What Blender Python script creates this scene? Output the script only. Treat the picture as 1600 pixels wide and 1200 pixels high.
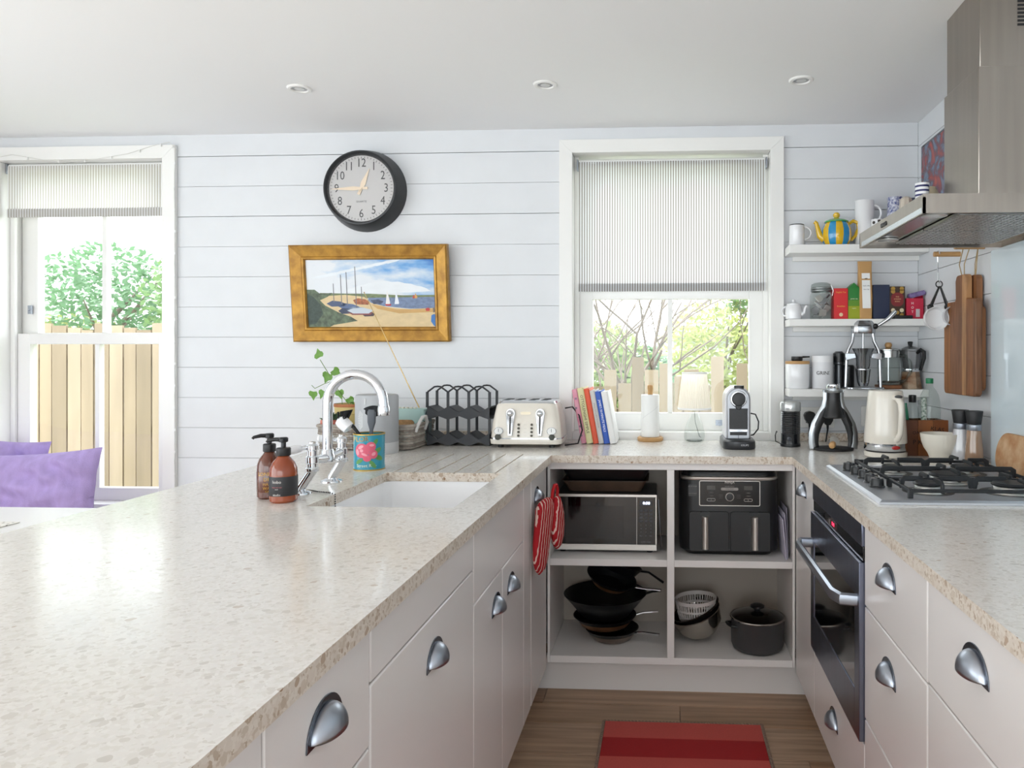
import bpy, bmesh, math, random
from mathutils import Vector, Matrix
R = random.Random(7)
sc = bpy.context.scene
for o in list(bpy.data.objects): bpy.data.objects.remove(o)
col = sc.collection
PI = math.pi
rad = math.radians
# ---------------------------------------------------------------- camera
F, PX, PY, HC = 1150.0, 978.0, 556.0, 1.28
YAW = math.atan(.0544)
cd = bpy.data.cameras.new('camera'); cam = bpy.data.objects.new('camera', cd); col.objects.link(cam)
cam.location = (0, 0, HC); cam.rotation_euler = (PI/2, 0, YAW)
cd.sensor_fit = 'HORIZONTAL'; cd.sensor_width = 36; cd.lens = F/1600*36
cd.shift_x = (800-PX)/1600; cd.shift_y = (PY-600)/1600; cd.clip_start = .02; cd.clip_end = 200
sc.camera = cam
# ---------------------------------------------------------------- sky, sun, exposure
sc.view_settings.view_transform = 'Standard'; sc.view_settings.look = 'None'
sc.view_settings.gamma = 1; sc.view_settings.use_curve_mapping = False
sc.view_settings.exposure = EXPO = 1.05
w = bpy.data.worlds.new('sky'); sc.world = w; w.use_nodes = True
bg = w.node_tree.nodes['Background']; bg.inputs[0].default_value = (.93, .965, 1, 1); bg.inputs[1].default_value = 2.6
sd = bpy.data.lights.new('sun', 'SUN'); sd.energy = 3.2; sd.angle = rad(12); sd.color = (1, .975, .95)
sun = bpy.data.objects.new('sun', sd); col.objects.link(sun); sun.rotation_euler = (0, rad(-44), rad(-1.5))
def portal(x, y, z, w_, h_, rot):
    l = bpy.data.lights.new('daylight_opening', 'AREA'); l.shape = 'RECTANGLE'; l.size = w_; l.size_y = h_
    l.cycles.is_portal = True
    o = bpy.data.objects.new('daylight_opening', l); col.objects.link(o); o.location = (x, y, z); o.rotation_euler = rot
# openings of the room: two sashes in the far wall, unseen glazing added behind and left of the camera
portal(.02, 3.47, 1.55, .86, 1.25, (-PI/2, 0, 0))
portal(-2.69, 3.47, 1.4, .8, 1.6, (-PI/2, 0, 0))
portal(-3.72, -.7, 1.15, 2.15, 4.4, (0, -PI/2, 0))
portal(-1.3, -3.32, 1.1, 4.4, 2.1, (PI/2, 0, 0))

# ---------------------------------------------------------------- photo pixel -> place
_r = Vector((math.cos(YAW), math.sin(YAW), 0)); _f = Vector((-math.sin(YAW), math.cos(YAW), 0))
def ray(x, y): return _r*((x-PX)/F) + _f + Vector((0, 0, (PY-y)/F))
def onZ(x, y, z=.91): d = ray(x, y); t = (z-HC)/d.z; return Vector((d.x*t, d.y*t, z))
def onY(x, y, Y): d = ray(x, y); t = Y/d.y; return Vector((d.x*t, Y, HC+d.z*t))
def onX(x, y, X): d = ray(x, y); t = X/d.x; return Vector((X, d.y*t, HC+d.z*t))
def back(p, r):
    d = Vector((p.x, p.y, 0)).normalized(); return p + d*r
def mpp(p): return (p.x*_f.x + p.y*_f.y)/F

# ---------------------------------------------------------------- helpers
def lin(h):
    h = h.lstrip('#'); c = [int(h[i:i+2], 16)/255 for i in (0, 2, 4)]
    return tuple(v/12.92 if v <= .04045 else ((v+.055)/1.055)**2.4 for v in c) + (1,)
MATS = {}
def mat(name, c, rough=.5, metal=0., noise=None, bump=None, coat=0., sub=0., emit=0., spec=.5, c2=None):
    if name in MATS: return MATS[name]
    m = bpy.data.materials.new(name); m.use_nodes = True; nt = m.node_tree; b = nt.nodes['Principled BSDF']
    C = lin(c)
    b.inputs['Base Color'].default_value = C; b.inputs['Roughness'].default_value = rough; b.inputs['Metallic'].default_value = metal
    b.inputs['Specular IOR Level'].default_value = spec
    if coat: b.inputs['Coat Weight'].default_value = coat; b.inputs['Coat Roughness'].default_value = .05
    if emit: b.inputs['Emission Color'].default_value = C; b.inputs['Emission Strength'].default_value = emit
    if noise or bump:
        tc = nt.nodes.new('ShaderNodeTexCoord')
    if noise:
        s, amt, st = noise
        mp = nt.nodes.new('ShaderNodeMapping'); mp.inputs['Scale'].default_value = [s*k for k in st]
        nt.links.new(tc.outputs['Object'], mp.inputs[0])
        n = nt.nodes.new('ShaderNodeTexNoise'); n.inputs['Scale'].default_value = 1; n.inputs['Detail'].default_value = 5
        nt.links.new(mp.outputs[0], n.inputs['Vector'])
        rp = nt.nodes.new('ShaderNodeValToRGB'); rp.color_ramp.elements[0].position = .32; rp.color_ramp.elements[1].position = .68
        D = lin(c2) if c2 else tuple(v*(1-amt) for v in C[:3])+(1,)
        rp.color_ramp.elements[0].color = D; rp.color_ramp.elements[1].color = C
        nt.links.new(n.outputs['Fac'], rp.inputs[0]); nt.links.new(rp.outputs[0], b.inputs['Base Color'])
    if bump:
        s, st = bump
        n = nt.nodes.new('ShaderNodeTexNoise'); n.inputs['Scale'].default_value = s; n.inputs['Detail'].default_value = 4
        nt.links.new(tc.outputs['Object'], n.inputs['Vector'])
        bp = nt.nodes.new('ShaderNodeBump'); bp.inputs['Strength'].default_value = st; bp.inputs['Distance'].default_value = .004
        nt.links.new(n.outputs['Fac'], bp.inputs['Height']); nt.links.new(bp.outputs[0], b.inputs['Normal'])
    MATS[name] = m
    return m
def glass(name, c='#ffffff', refl=1.0, dens=0.):
    """thin glass: see-through with a fresnel sheen"""
    if name in MATS: return MATS[name]
    m = bpy.data.materials.new(name); m.use_nodes = True; nt = m.node_tree; nt.nodes.clear()
    o = nt.nodes.new('ShaderNodeOutputMaterial'); t = nt.nodes.new('ShaderNodeBsdfTransparent'); g = nt.nodes.new('ShaderNodeBsdfGlossy')
    t.inputs[0].default_value = lin(c); g.inputs['Roughness'].default_value = .02
    lw = nt.nodes.new('ShaderNodeLayerWeight'); pw = nt.nodes.new('ShaderNodeMath'); pw.operation = 'POWER'; pw.inputs[1].default_value = 4
    nt.links.new(lw.outputs['Facing'], pw.inputs[0])
    mx = nt.nodes.new('ShaderNodeMixShader')
    ml = nt.nodes.new('ShaderNodeMath'); ml.operation = 'MULTIPLY_ADD'; ml.inputs[1].default_value = .7*min(refl, 1.3); ml.inputs[2].default_value = .03
    nt.links.new(pw.outputs[0], ml.inputs[0]); nt.links.new(ml.outputs[0], mx.inputs[0])
    nt.links.new(t.outputs[0], mx.inputs[1]); nt.links.new(g.outputs[0], mx.inputs[2]); nt.links.new(mx.outputs[0], o.inputs[0])
    MATS[name] = m
    return m

class MB:
    def __init__(s): s.v = []; s.f = []; s.mi = []; s.cur = 0; s.M = Matrix()
    def add(s, vs, fs):
        o = len(s.v)
        s.v += [tuple(s.M @ Vector(p)) for p in vs]; s.f += [tuple(i+o for i in f) for f in fs]; s.mi += [s.cur]*len(fs); return s
    def at(s, loc=(0,0,0), rx=0, ry=0, rz=0, sc_=1):
        s.M = Matrix.Translation(Vector(loc)) @ Matrix.Rotation(rz, 4, 'Z') @ Matrix.Rotation(ry, 4, 'Y') @ Matrix.Rotation(rx, 4, 'X') @ Matrix.Scale(sc_, 4); return s
    def m(s, i): s.cur = i; return s
    def box(s, x0, x1, y0, y1, z0, z1):
        v = [(x, y, z) for x in (x0, x1) for y in (y0, y1) for z in (z0, z1)]
        return s.add(v, [(0,1,3,2), (4,6,7,5), (0,4,5,1), (2,3,7,6), (0,2,6,4), (1,5,7,3)])
    def prism(s, pts, a, b, ax='z'):
        n = len(pts)
        def P(p, t): return (p[0], p[1], t) if ax == 'z' else ((p[0], t, p[1]) if ax == 'y' else (t, p[0], p[1]))
        v = [P(p, a) for p in pts] + [P(p, b) for p in pts]
        return s.add(v, [tuple(range(n))[::-1], tuple(range(n, 2*n))] + [(i, (i+1) % n, n+(i+1) % n, n+i) for i in range(n)])
    def rings(s, rs, cap0=True, cap1=True, closed=False):
        n = len(rs[0]); v = [p for r in rs for p in r]; f = []
        k = len(rs)
        for i in range(k if closed else k-1):
            a, b = i*n, ((i+1) % k)*n
            for j in range(n): f.append((a+j, a+(j+1) % n, b+(j+1) % n, b+j))
        if not closed:
            if cap0: f.append(tuple(range(n))[::-1])
            if cap1: f.append(tuple(range((k-1)*n, k*n)))
        return s.add(v, f)
    def lathe(s, prof, n=28, c=(0,0,0), cap0=True, cap1=True, sx=1, sy=1):
        rs = [[(c[0]+max(r, 1e-5)*sx*math.cos(2*PI*j/n), c[1]+max(r, 1e-5)*sy*math.sin(2*PI*j/n), c[2]+z) for j in range(n)] for r, z in prof]
        return s.rings(rs, cap0, cap1)
    def cyl(s, c, r, h, n=24, r2=None): return s.lathe([(r, 0), (r if r2 is None else r2, h)], n, c)
    def rod(s, a, b, r, n=8, r2=None): return s.tube([a, b], [r, r if r2 is None else r2], n)
    def tube(s, path, r, n=8, closed=False, sx=1, sy=1):
        P = [Vector(p) for p in path]; k = len(P)
        rr = r if isinstance(r, (list, tuple)) else [r]*k
        T = []
        for i in range(k):
            a = P[i-1] if (i or closed) else P[i]; b = P[(i+1) % k] if (i < k-1 or closed) else P[i]
            t = (b-a); T.append(t.normalized() if t.length > 1e-9 else Vector((0, 0, 1)))
        up = Vector((0, 0, 1)) if abs(T[0].z) < .9 else Vector((1, 0, 0))
        u = T[0].cross(up).normalized(); rs = []
        for i in range(k):
            u = (u - T[i]*u.dot(T[i])); u = u.normalized() if u.length > 1e-6 else T[i].orthogonal().normalized()
            v = T[i].cross(u)
            rs.append([tuple(P[i] + (u*math.cos(2*PI*j/n)*sx + v*math.sin(2*PI*j/n)*sy)*rr[i]) for j in range(n)])
        return s.rings(rs, closed=closed)
    def ball(s, c, r, n=16, k=10, sx=1, sy=1, sz=1):
        return s.lathe([(r*math.sin(PI*i/k), -r*sz*math.cos(PI*i/k)) for i in range(k+1)], n, c, sx=sx, sy=sy)
    def rbox(s, w_, d, z0, z1, r, n=5, c=(0,0), w2=None, d2=None):
        return s.rings([rrect(w_, d, r, z0, n, c), rrect(w2 or w_, d2 or d, r, z1, n, c)])
    def build(s, name, mt, parent=None, bevel=0, smooth=True, seg=2, ang=38, W=False, merge=False):
        me = bpy.data.meshes.new(name); me.from_pydata(s.v, [], s.f)
        ms = mt if isinstance(mt, (list, tuple)) else [mt]
        for q in ms: me.materials.append(q)
        if len(ms) > 1: me.polygons.foreach_set('material_index', s.mi)
        bm = bmesh.new(); bm.from_mesh(me)
        if merge: bmesh.ops.remove_doubles(bm, verts=bm.verts, dist=1e-5)
        bmesh.ops.recalc_face_normals(bm, faces=bm.faces); bm.to_mesh(me); bm.free()
        if smooth:
            me.polygons.foreach_set('use_smooth', [True]*len(me.polygons)); me.set_sharp_from_angle(angle=rad(ang))
        o = bpy.data.objects.new(name, me); col.objects.link(o)
        if parent is not None:
            o.parent = parent
            if W:
                t = parent
                while t.parent: t = t.parent
                me.transform(Matrix.Translation(-t.location))
        if bevel:
            b = o.modifiers.new('bevel', 'BEVEL'); b.width = bevel; b.segments = seg; b.limit_method = 'ANGLE'; b.angle_limit = rad(40)
        return o
def rrect(w_, d, r, z, n=5, c=(0,0)):
    out = []
    for cx, cy, a in ((1,1,0), (-1,1,90), (-1,-1,180), (1,-1,270)):
        for i in range(n+1):
            t = rad(a + 90*i/n)
            out.append((c[0]+cx*(w_/2-r)+r*math.cos(t), c[1]+cy*(d/2-r)+r*math.sin(t), z))
    return out
def rr2(w_, h, r, n=5, cx=0, cy=0): return [(p[0]+cx, p[1]+cy) for p in rrect(w_, h, r, 0, n)]
def arc(cx, cy, r, a0, a1, n=10): return [(cx+r*math.cos(rad(a0+(a1-a0)*i/n)), cy+r*math.sin(rad(a0+(a1-a0)*i/n))) for i in range(n+1)]
def tag(o, label=None, cat=None, group=None, kind=None):
    if label: o['label'] = label
    if cat: o['category'] = cat
    if group: o['group'] = group
    if kind: o['kind'] = kind
    return o
def thing(name, label, cat, loc=(0,0,0), rz=0, group=None, rx=0, ry=0):
    o = bpy.data.objects.new(name, None); o.empty_display_size = .02; col.objects.link(o)
    o.location = loc; o.rotation_euler = (rx, ry, rz)
    return tag(o, label, cat, group)
def structure(o): o['kind'] = 'structure'; return o
def piece(me, name, parent, loc=(0,0,0), rot=(0,0,0), scale=(1,1,1)):
    o = bpy.data.objects.new(name, me); col.objects.link(o); o.parent = parent; o.location = loc; o.rotation_euler = rot; o.scale = scale
    return o
def text(parent, txt, size, mt, loc=(0,0,0), rot=(PI/2,0,0), bend=0, name='lettering', sx=1, spacing=1, ext=.0002):
    cu = bpy.data.curves.new('t', 'FONT'); cu.body = txt; cu.size = size; cu.align_x = 'CENTER'; cu.align_y = 'CENTER'
    cu.extrude = ext; cu.resolution_u = 2; cu.space_character = spacing
    ob = bpy.data.objects.new('t', cu); col.objects.link(ob)
    me = bpy.data.meshes.new_from_object(ob); bpy.data.objects.remove(ob)
    for v in me.vertices:
        v.co.x *= sx
        if bend:
            a = v.co.x/bend; rr = bend+v.co.z
            v.co = (rr*math.sin(a), v.co.y, -bend + rr*math.cos(a))
    me.materials.clear(); me.materials.append(mt)
    me.transform(Matrix.Translation(Vector(loc)) @ (Matrix.Rotation(rot[2], 4, 'Z') @ Matrix.Rotation(rot[1], 4, 'Y') @ Matrix.Rotation(rot[0], 4, 'X')))
    o = bpy.data.objects.new(name, me); col.objects.link(o); o.parent = parent
    return o

# ---------------------------------------------------------------- shared materials
white = mat('white_paint', '#dfe1e4', .45, noise=(9, .03, (1,1,1)))
trimw = mat('white_gloss', '#f0efec', .3)
ceilw = mat('ceiling_paint', '#f6f6f6', .7)
cabm = mat('cabinet_paint', '#e8e3e0', .27)
cabin = mat('cabinet_inside', '#a99e92', .5)  # darkened: the shade of the open bays is put into this colour
steel = mat('brushed_steel', '#a8a097', .28, 1, noise=(40, .12, (1,1,.04)))
chrome = mat('chrome', '#dfe2e6', .07, 1)
satin = mat('satin_chrome', '#aab0ba', .34, 1)
black = mat('black_plastic', '#141416', .35)
blackm = mat('black_matte', '#1b1b1d', .6)
iron = mat('cast_iron', '#1d1f22', .5)
dkgrey = mat('dark_grey', '#3f4247', .5)
cream = mat('cream_enamel', '#e8e1d5', .22, coat=.4)
china = mat('white_china', '#eeeef0', .15, coat=.5)
pane = glass('window_glass', '#fbfdfd', .8)
cglass = glass('clear_glass', '#f6f8f7', .9)
pine = mat('pale_wood', '#c99c66', .5, noise=(14, .2, (1,1,.15)))
wood = mat('walnut_wood', '#8f5a35', .45, noise=(20, .45, (1,1,.08)))
acacia = mat('acacia_wood', '#a9744b', .45, noise=(16, .5, (1,1,.1)), c2='#6d4429')
whitep = mat('paper_white', '#f3f3f1', .7)
ink = mat('black_ink', '#17181a', .6)
# ================================================================ the room
Z0, ZC = 0.0, 2.29
XL, XR, YB, YF = -3.6, 1.09, 3.25, -3.2
# terrazzo worktop
def terrazzo(nm, small, big, rough):
    m = bpy.data.materials.new(nm); m.use_nodes = True; nt = m.node_tree; b = nt.nodes['Principled BSDF']; L = nt.links
    tc = nt.nodes.new('ShaderNodeTexCoord')
    def vor(scale, th):
        mp = nt.nodes.new('ShaderNodeMapping'); mp.inputs['Scale'].default_value = (1, 1.0, 1.0); mp.inputs['Rotation'].default_value = (.3, .2, .5)
        L.new(tc.outputs['Object'], mp.inputs[0])
        ns = nt.nodes.new('ShaderNodeTexNoise'); ns.inputs['Scale'].default_value = scale*.6; L.new(mp.outputs[0], ns.inputs['Vector'])
        ad = nt.nodes.new('ShaderNodeVectorMath'); ad.operation = 'MULTIPLY_ADD'; ad.inputs[1].default_value = (.012,)*3
        L.new(ns.outputs['Color'], ad.inputs[0]); L.new(mp.outputs[0], ad.inputs[2])
        v = nt.nodes.new('ShaderNodeTexVoronoi'); v.inputs['Scale'].default_value = scale; L.new(ad.outputs[0], v.inputs['Vector'])
        sep = nt.nodes.new('ShaderNodeSeparateColor'); L.new(v.outputs['Color'], sep.inputs[0])
        return v, sep
    v1, s1 = vor(75, .5); v2, s2 = vor(190, .5)
    def ramp(src, stops):
        r = nt.nodes.new('ShaderNodeValToRGB'); r.color_ramp.interpolation = 'CONSTANT'
        e = r.color_ramp.elements
        e[0].position, e[0].color = stops[0][0], lin(stops[0][1]); e[1].position, e[1].color = stops[1][0], lin(stops[1][1])
        for p, c in stops[2:]:
            q = e.new(p); q.color = lin(c)
        L.new(src, r.inputs[0]); return r
    rs = ramp(s2.outputs[0], [(p, c) for p, c in zip((0, .3, .55, .72, .92), small)])
    rb = ramp(s1.outputs[0], [(p, c) for p, c in zip((0, .25, .45, .7, .84, .965), big)])
    # chips where the big cells are close to their centres
    lt = nt.nodes.new('ShaderNodeMath'); lt.operation = 'LESS_THAN'; lt.inputs[1].default_value = .0
    mt_ = nt.nodes.new('ShaderNodeMath'); mt_.operation = 'MULTIPLY_ADD'; mt_.inputs[1].default_value = -.55; mt_.inputs[2].default_value = .0
    L.new(s1.outputs[1], mt_.inputs[0])
    ad = nt.nodes.new('ShaderNodeMath'); ad.operation = 'ADD'; L.new(v1.outputs['Distance'], ad.inputs[0]); L.new(mt_.outputs[0], ad.inputs[1])
    L.new(ad.outputs[0], lt.inputs[0])
    mx = nt.nodes.new('ShaderNodeMix'); mx.data_type = 'RGBA'
    L.new(lt.outputs[0], mx.inputs['Factor']); L.new(rs.outputs[0], mx.inputs['A']); L.new(rb.outputs[0], mx.inputs['B'])
    L.new(mx.outputs['Result'], b.inputs['Base Color'])
    b.inputs['Roughness'].default_value = .16
    rr = nt.nodes.new('ShaderNodeMapRange'); rr.inputs['To Min'].default_value = rough[0]; rr.inputs['To Max'].default_value = rough[1]
    L.new(s2.outputs[1], rr.inputs[0]); L.new(rr.outputs[0], b.inputs['Roughness'])
    return m
stone = terrazzo('composite_stone', ('#dfdad4', '#e3dfd9', '#dad5cd', '#e0dcd6', '#d3cdc5'), ('#dbd6cf', '#d3cdc5', '#dedad4', '#ccc6be', '#d9d4ce', '#c6baad'), (.1, .24))  # paler than the edge: its gloss reflection is put into the colour
stone_edge = terrazzo('composite_stone_edge', ('#d9cec1', '#dfd5c9', '#cbbcab', '#d8ccbf', '#b8a48f'), ('#cfc1b1', '#bfae9b', '#d8cdc0', '#b39d88', '#cabcab', '#9a7a5e'), (.3, .45))
# floor boards
fl = MB().box(XL-.1, XR+.15, YF-.1, YB+.15, -.05, -.02).build('floor', mat('floor_gap', '#2a2019', .9), None, smooth=False); structure(fl)
def plank_mat(i):
    base = ['#bd9a7c', '#b49072', '#c2a287', '#ae8a6e'][i % 4]
    return mat('floor_board_%d' % (i % 4), base, .42, noise=(6+i % 4, .4, (.35, 6, 1)), bump=(60, .05))
seams = [3.25, 3.06, 2.88, 2.698, 2.555, 2.351]
y = 2.351
while y > YF: y -= .165+.03*((len(seams)*7) % 3)/2; seams.append(max(y, YF))
for i in range(len(seams)-1):
    a, b = seams[i+1]+.002, seams[i]-.002
    cuts = [XL, -1.9+.37*((i*5) % 4), .05+.2*(i % 3), XR] if i % 2 else [XL, -2.6+.3*(i % 3), -.455 if i == 2 else -1.1+.2*(i % 3), XR]
    for k in range(3):
        MB().box(cuts[k]+.001, cuts[k+1]-.001, a, b, -.02, 0).build('plank', plank_mat(i+k), fl, bevel=.001, smooth=False)
# ceiling
ce = MB().box(XL-.1, XR+.15, YF-.1, YB+.15, ZC, ZC+.06).build('ceiling', ceilw, None, smooth=False); structure(ce)
# far wall with two sash openings; tongue boards on it
W1 = dict(x0=-.413, x1=.454, z0=.91, z1=2.176); W2 = dict(x0=-3.085, x1=-2.29, z0=.57, z1=2.18)
bw = MB(); Y0, Y1 = YB+.012, YB+.2
J = .0125
for x0, x1 in ((XL-.15, W2['x0']-J), (W2['x1']+J, W1['x0']-J), (W1['x1']+J, XR+.15)): bw.box(x0, x1, Y0, Y1, 0, ZC)
for W_ in (W1, W2):
    bw.box(W_['x0']-J, W_['x1']+J, Y0, Y1, 0, W_['z0']-.011); bw.box(W_['x0']-J, W_['x1']+J, Y0, Y1, W_['z1']+J, ZC)
gapm = mat('board_gap', '#5b5d60', .9)
wall_back = structure(bw.build('wall_back', gapm, None, smooth=False))
zs = [ZC, 2.19]
while zs[-1] > .05: zs.append(max(zs[-1]-.1375, 0))
gaps = [.0, .0026, .0013, .0022, .0010, .0012, .0012, .0011, .0012, .0011, .0012, .0012]+[.001]*10
def spans(z0, z1):
    out = [(XL, XR)]
    for W_ in (W2, W1):
        if z1 > W_['z0']-.02 and z0 < W_['z1']:
            new = []
            for a, b in out:
                if a < W_['x0'] and b > W_['x1']: new += [(a, W_['x0']-.006), (W_['x1']+.006, b)]
                else: new.append((a, b))
            out = new
    return out
for k in range(len(zs)-1):
    zt, zb = zs[k]-gaps[k]/2, zs[k+1]+gaps[k+1]/2
    for a, b in spans(zb, zt):
        MB().box(a, b, YB, YB+.0125, zb, zt).build('plank', white, wall_back, bevel=.0006, smooth=False, seg=1)
# right wall boards
wall_right = structure(MB().box(XR+.012, XR+.15, YF, YB+.2, 0, ZC).build('wall_right', gapm, None, smooth=False))
zs2 = [ZC, 2.185]
while zs2[-1] > .05: zs2.append(max(zs2[-1]-.139, 0))
for k in range(len(zs2)-1):
    MB().box(XR, XR+.0125, YF, YB-.001, zs2[k+1]+.0009, zs2[k]-.0009).build('plank', white, wall_right, bevel=.0006, smooth=False, seg=1)
# left wall and wall behind the camera, unseen openings sized for their light
wl = MB(); wl.box(XL-.15, XL, YF, -2.9, 0, ZC); wl.box(XL-.15, XL, 1.5, YB, 0, ZC); wl.box(XL-.15, XL, -2.9, 1.5, 2.22, ZC); wl.box(XL-.15, XL, -2.9, 1.5, 0, .1)
structure(wl.build('wall_left', white, None, smooth=False))
wr = MB(); wr.box(XL-.15, -3.5, YF-.15, YF, 0, ZC); wr.box(.9, XR+.15, YF-.15, YF, 0, ZC); wr.box(-3.5, .9, YF-.15, YF, 2.15, ZC)
structure(wr.build('wall_front', white, None, smooth=False))
def glazed(name, x0, y0, x1, y1, z0, z1, n):
    r = structure(bpy.data.objects.new(name, None)); col.objects.link(r); r.location = (x0, y0, z0)
    horiz = abs(x1-x0) > abs(y1-y0)
    m = MB(); L = (x1-x0) if horiz else (y1-y0)
    def bx(a, b, c, d, t=.03):
        m.box(a, b, -t, t, c, d) if horiz else m.box(-t, t, a, b, c, d)
    for i in range(n+1): bx(L*i/n-.03, L*i/n+.03, 0, z1-z0)
    bx(0, L, 0, .07); bx(0, L, z1-z0-.07, z1-z0)
    m.build('window_frame', trimw, r, smooth=False)
    for i in range(n):
        q = MB(); a, b = L*i/n+.03, L*(i+1)/n-.03
        q.box(a, b, -.003, .003, .07, z1-z0-.07) if horiz else q.box(-.003, .003, a, b, .07, z1-z0-.07)
        q.build('pane', pane, r, smooth=False)
glazed('unseen_door', -3.5, YF-.08, .9, YF-.08, 0, 2.15, 4)
glazed('unseen_window', XL-.08, -2.9, XL-.08, 1.5, .1, 2.22, 4)

# ---------------------------------------------------------------- sash windows
def sash_window(name, W_, arch, meet, bars, sill_drop, low_bot, lifts):
    x0, x1, z0, z1 = W_['x0'], W_['x1'], W_['z0'], W_['z1']
    r = structure(bpy.data.objects.new(name, None)); col.objects.link(r); r.location = ((x0+x1)/2, YB, z0)
    a = arch; t = YB-.022
    def p(nm, m, mt=trimw, parent=None, bev=.0015): return m.build(nm, mt, parent or r, bevel=bev, smooth=False, W=True)
    # mitred architrave
    for s_ in (0, 1):
        xi = (x0, x1)[s_]; xo = xi + (-a, a)[s_]
        p('architrave', MB().prism([(xi, z0), (xo, z0), (xo, z1+a), (xi, z1)], t, YB, 'y'))
    p('architrave', MB().prism([(x0, z1), (x1, z1), (x1+a, z1+a), (x0-a, z1+a)], t, YB, 'y'))
    # jamb linings
    m = MB(); m.box(x0-.012, x0, YB-.001, YB+.2, z0, z1); p('jamb', m)
    m = MB(); m.box(x1, x1+.012, YB-.001, YB+.2, z0, z1); p('jamb', m)
    p('head_lining', MB().box(x0, x1, YB-.001, YB+.2, z1, z1+.012))
    p('window_sill', MB().box(x0, x1, YB-.012, YB+.2, z0-.01, z0+sill_drop))
    # staff beads
    for xa, xb in ((x0, x0+.022), (x1-.022, x1)): p('staff_bead', MB().box(xa, xb, YB+.055, YB+.07, z0+sill_drop, z1))
    def sash(y, za, zb, top, bot, st):
        s_ = MB(); s_.box(x0+.004, x0+st, y, y+.04, za, zb); s_.box(x1-st, x1-.004, y, y+.04, za, zb)
        s_.box(x0+st, x1-st, y, y+.04, zb-top, zb); s_.box(x0+st, x1-st, y, y+.04, za, za+bot)
        so = p('sash', s_)
        xs = [x0+st] + [q for q in bars] + [x1-st]
        for q in bars: p('glazing_bar', MB().box(q-.011, q+.011, y+.004, y+.036, za+bot, zb-top), parent=so)
        for i in range(len(xs)-1): p('pane', MB().box(xs[i]+.002, xs[i+1]-.002, y+.018, y+.022, za+bot-.004, zb-top+.004), pane, so, 0)
        return so
    lo = sash(YB+.072, z0+sill_drop, meet, .05, low_bot, .082)
    sash(YB+.116, meet-.045, z1, .06, .05, .082)
    for lx in lifts:
        q = MB().at((lx, YB+.072, z0+sill_drop+.035))
        q.box(-.017, .017, -.004, 0, -.012, .012); q.prism(arc(0, 0, .013, 200, 340, 8)+[(.008, .0), (-.008, .0)], -.014, -.004, 'y'); q.box(-.015, .015, -.016, -.004, .002, .008)
        p('sash_lift', q, satin, lo, 0)
    return r, lo
w1, lo1 = sash_window('window_1', W1, .058, 1.585, [.018], .035, .078, [-.245, .24])
w2, lo2 = sash_window('window_2', W2, .06, 1.385, [-2.675], .03, .06, [-2.9])
MB().box(.0, .03, YB+.06, YB+.075, 1.586, 1.6).build('sash_catch', satin, lo1, W=True, bevel=.002)
q = MB().at((-3.03, YB+.11, 1.5)); q.box(-.008, .008, -.012, 0, -.02, .02); q.ball((0, -.012, 0), .006)
q.build('sash_stop', satin, lo2, W=True)

# ---------------------------------------------------------------- roller blinds
def stripe_cloth(name, pitch, c1, c2, tr):
    m = bpy.data.materials.new(name); m.use_nodes = True; nt = m.node_tree; nt.nodes.clear(); L = nt.links
    o = nt.nodes.new('ShaderNodeOutputMaterial'); tc = nt.nodes.new('ShaderNodeTexCoord'); sp = nt.nodes.new('ShaderNodeSeparateXYZ')
    L.new(tc.outputs['Object'], sp.inputs[0])
    a = nt.nodes.new('ShaderNodeMath'); a.operation = 'DIVIDE'; a.inputs[1].default_value = pitch; L.new(sp.outputs[0], a.inputs[0])
    f = nt.nodes.new('ShaderNodeMath'); f.operation = 'FRACT'; L.new(a.outputs[0], f.inputs[0])
    g = nt.nodes.new('ShaderNodeMath'); g.operation = 'GREATER_THAN'; g.inputs[1].default_value = .55; L.new(f.outputs[0], g.inputs[0])
    mx = nt.nodes.new('ShaderNodeMix'); mx.data_type = 'RGBA'; mx.inputs['A'].default_value = lin(c1); mx.inputs['B'].default_value = lin(c2)
    L.new(g.outputs[0], mx.inputs['Factor'])
    d = nt.nodes.new('ShaderNodeBsdfDiffuse'); t = nt.nodes.new('ShaderNodeBsdfTranslucent'); ms = nt.nodes.new('ShaderNodeMixShader'); ms.inputs[0].default_value = tr
    L.new(mx.outputs['Result'], d.inputs[0]); L.new(mx.outputs['Result'], t.inputs[0]); L.new(d.outputs[0], ms.inputs[1]); L.new(t.outputs[0], ms.inputs[2]); L.new(ms.outputs[0], o.inputs[0])
    return m
tick = stripe_cloth('ticking_cloth', .0113, '#f0f1f3', '#a39d97', .42)
tick2 = stripe_cloth('ticking_cloth_light', .0128, '#f4f4f4', '#cac5bd', .45)
def blind(label, x0, x1, zt, zb, cloth, y, hem):
    t = thing('roller_blind', label, 'blind', ((x0+x1)/2, y, zb), group='striped roller blinds')
    w_ = x1-x0; h = zt-zb
    MB().at((-w_/2, .02, h-.005), ry=PI/2).cyl((0, 0, 0), .019, w_, 20).build('roller', whitep, t)
    m = MB(); n = 24
    for i in range(n):      # very slight ripple over the width
        xa, xb = -w_/2+w_*i/n, -w_/2+w_*(i+1)/n
        ya, yb = .0012*math.sin(i*.9), .0012*math.sin((i+1)*.9)
        m.add([(xa, ya, 0), (xb, yb, 0), (xb, yb, h), (xa, ya, h)], [(0, 1, 2, 3)])
    m.build('cloth', cloth, t, merge=True)
    MB().box(-w_/2, w_/2, -.004, -.0025, 0, hem).box(-w_/2, w_/2, .0025, .004, 0, hem).build('hem', cloth, t, smooth=False)
    for s_ in (-1, 1):
        MB().box(s_*(w_/2+.006)-.003, s_*(w_/2+.006)+.003, 0, .035, h-.035, h+.012).build('bracket', satin, t, bevel=.001)
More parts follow.
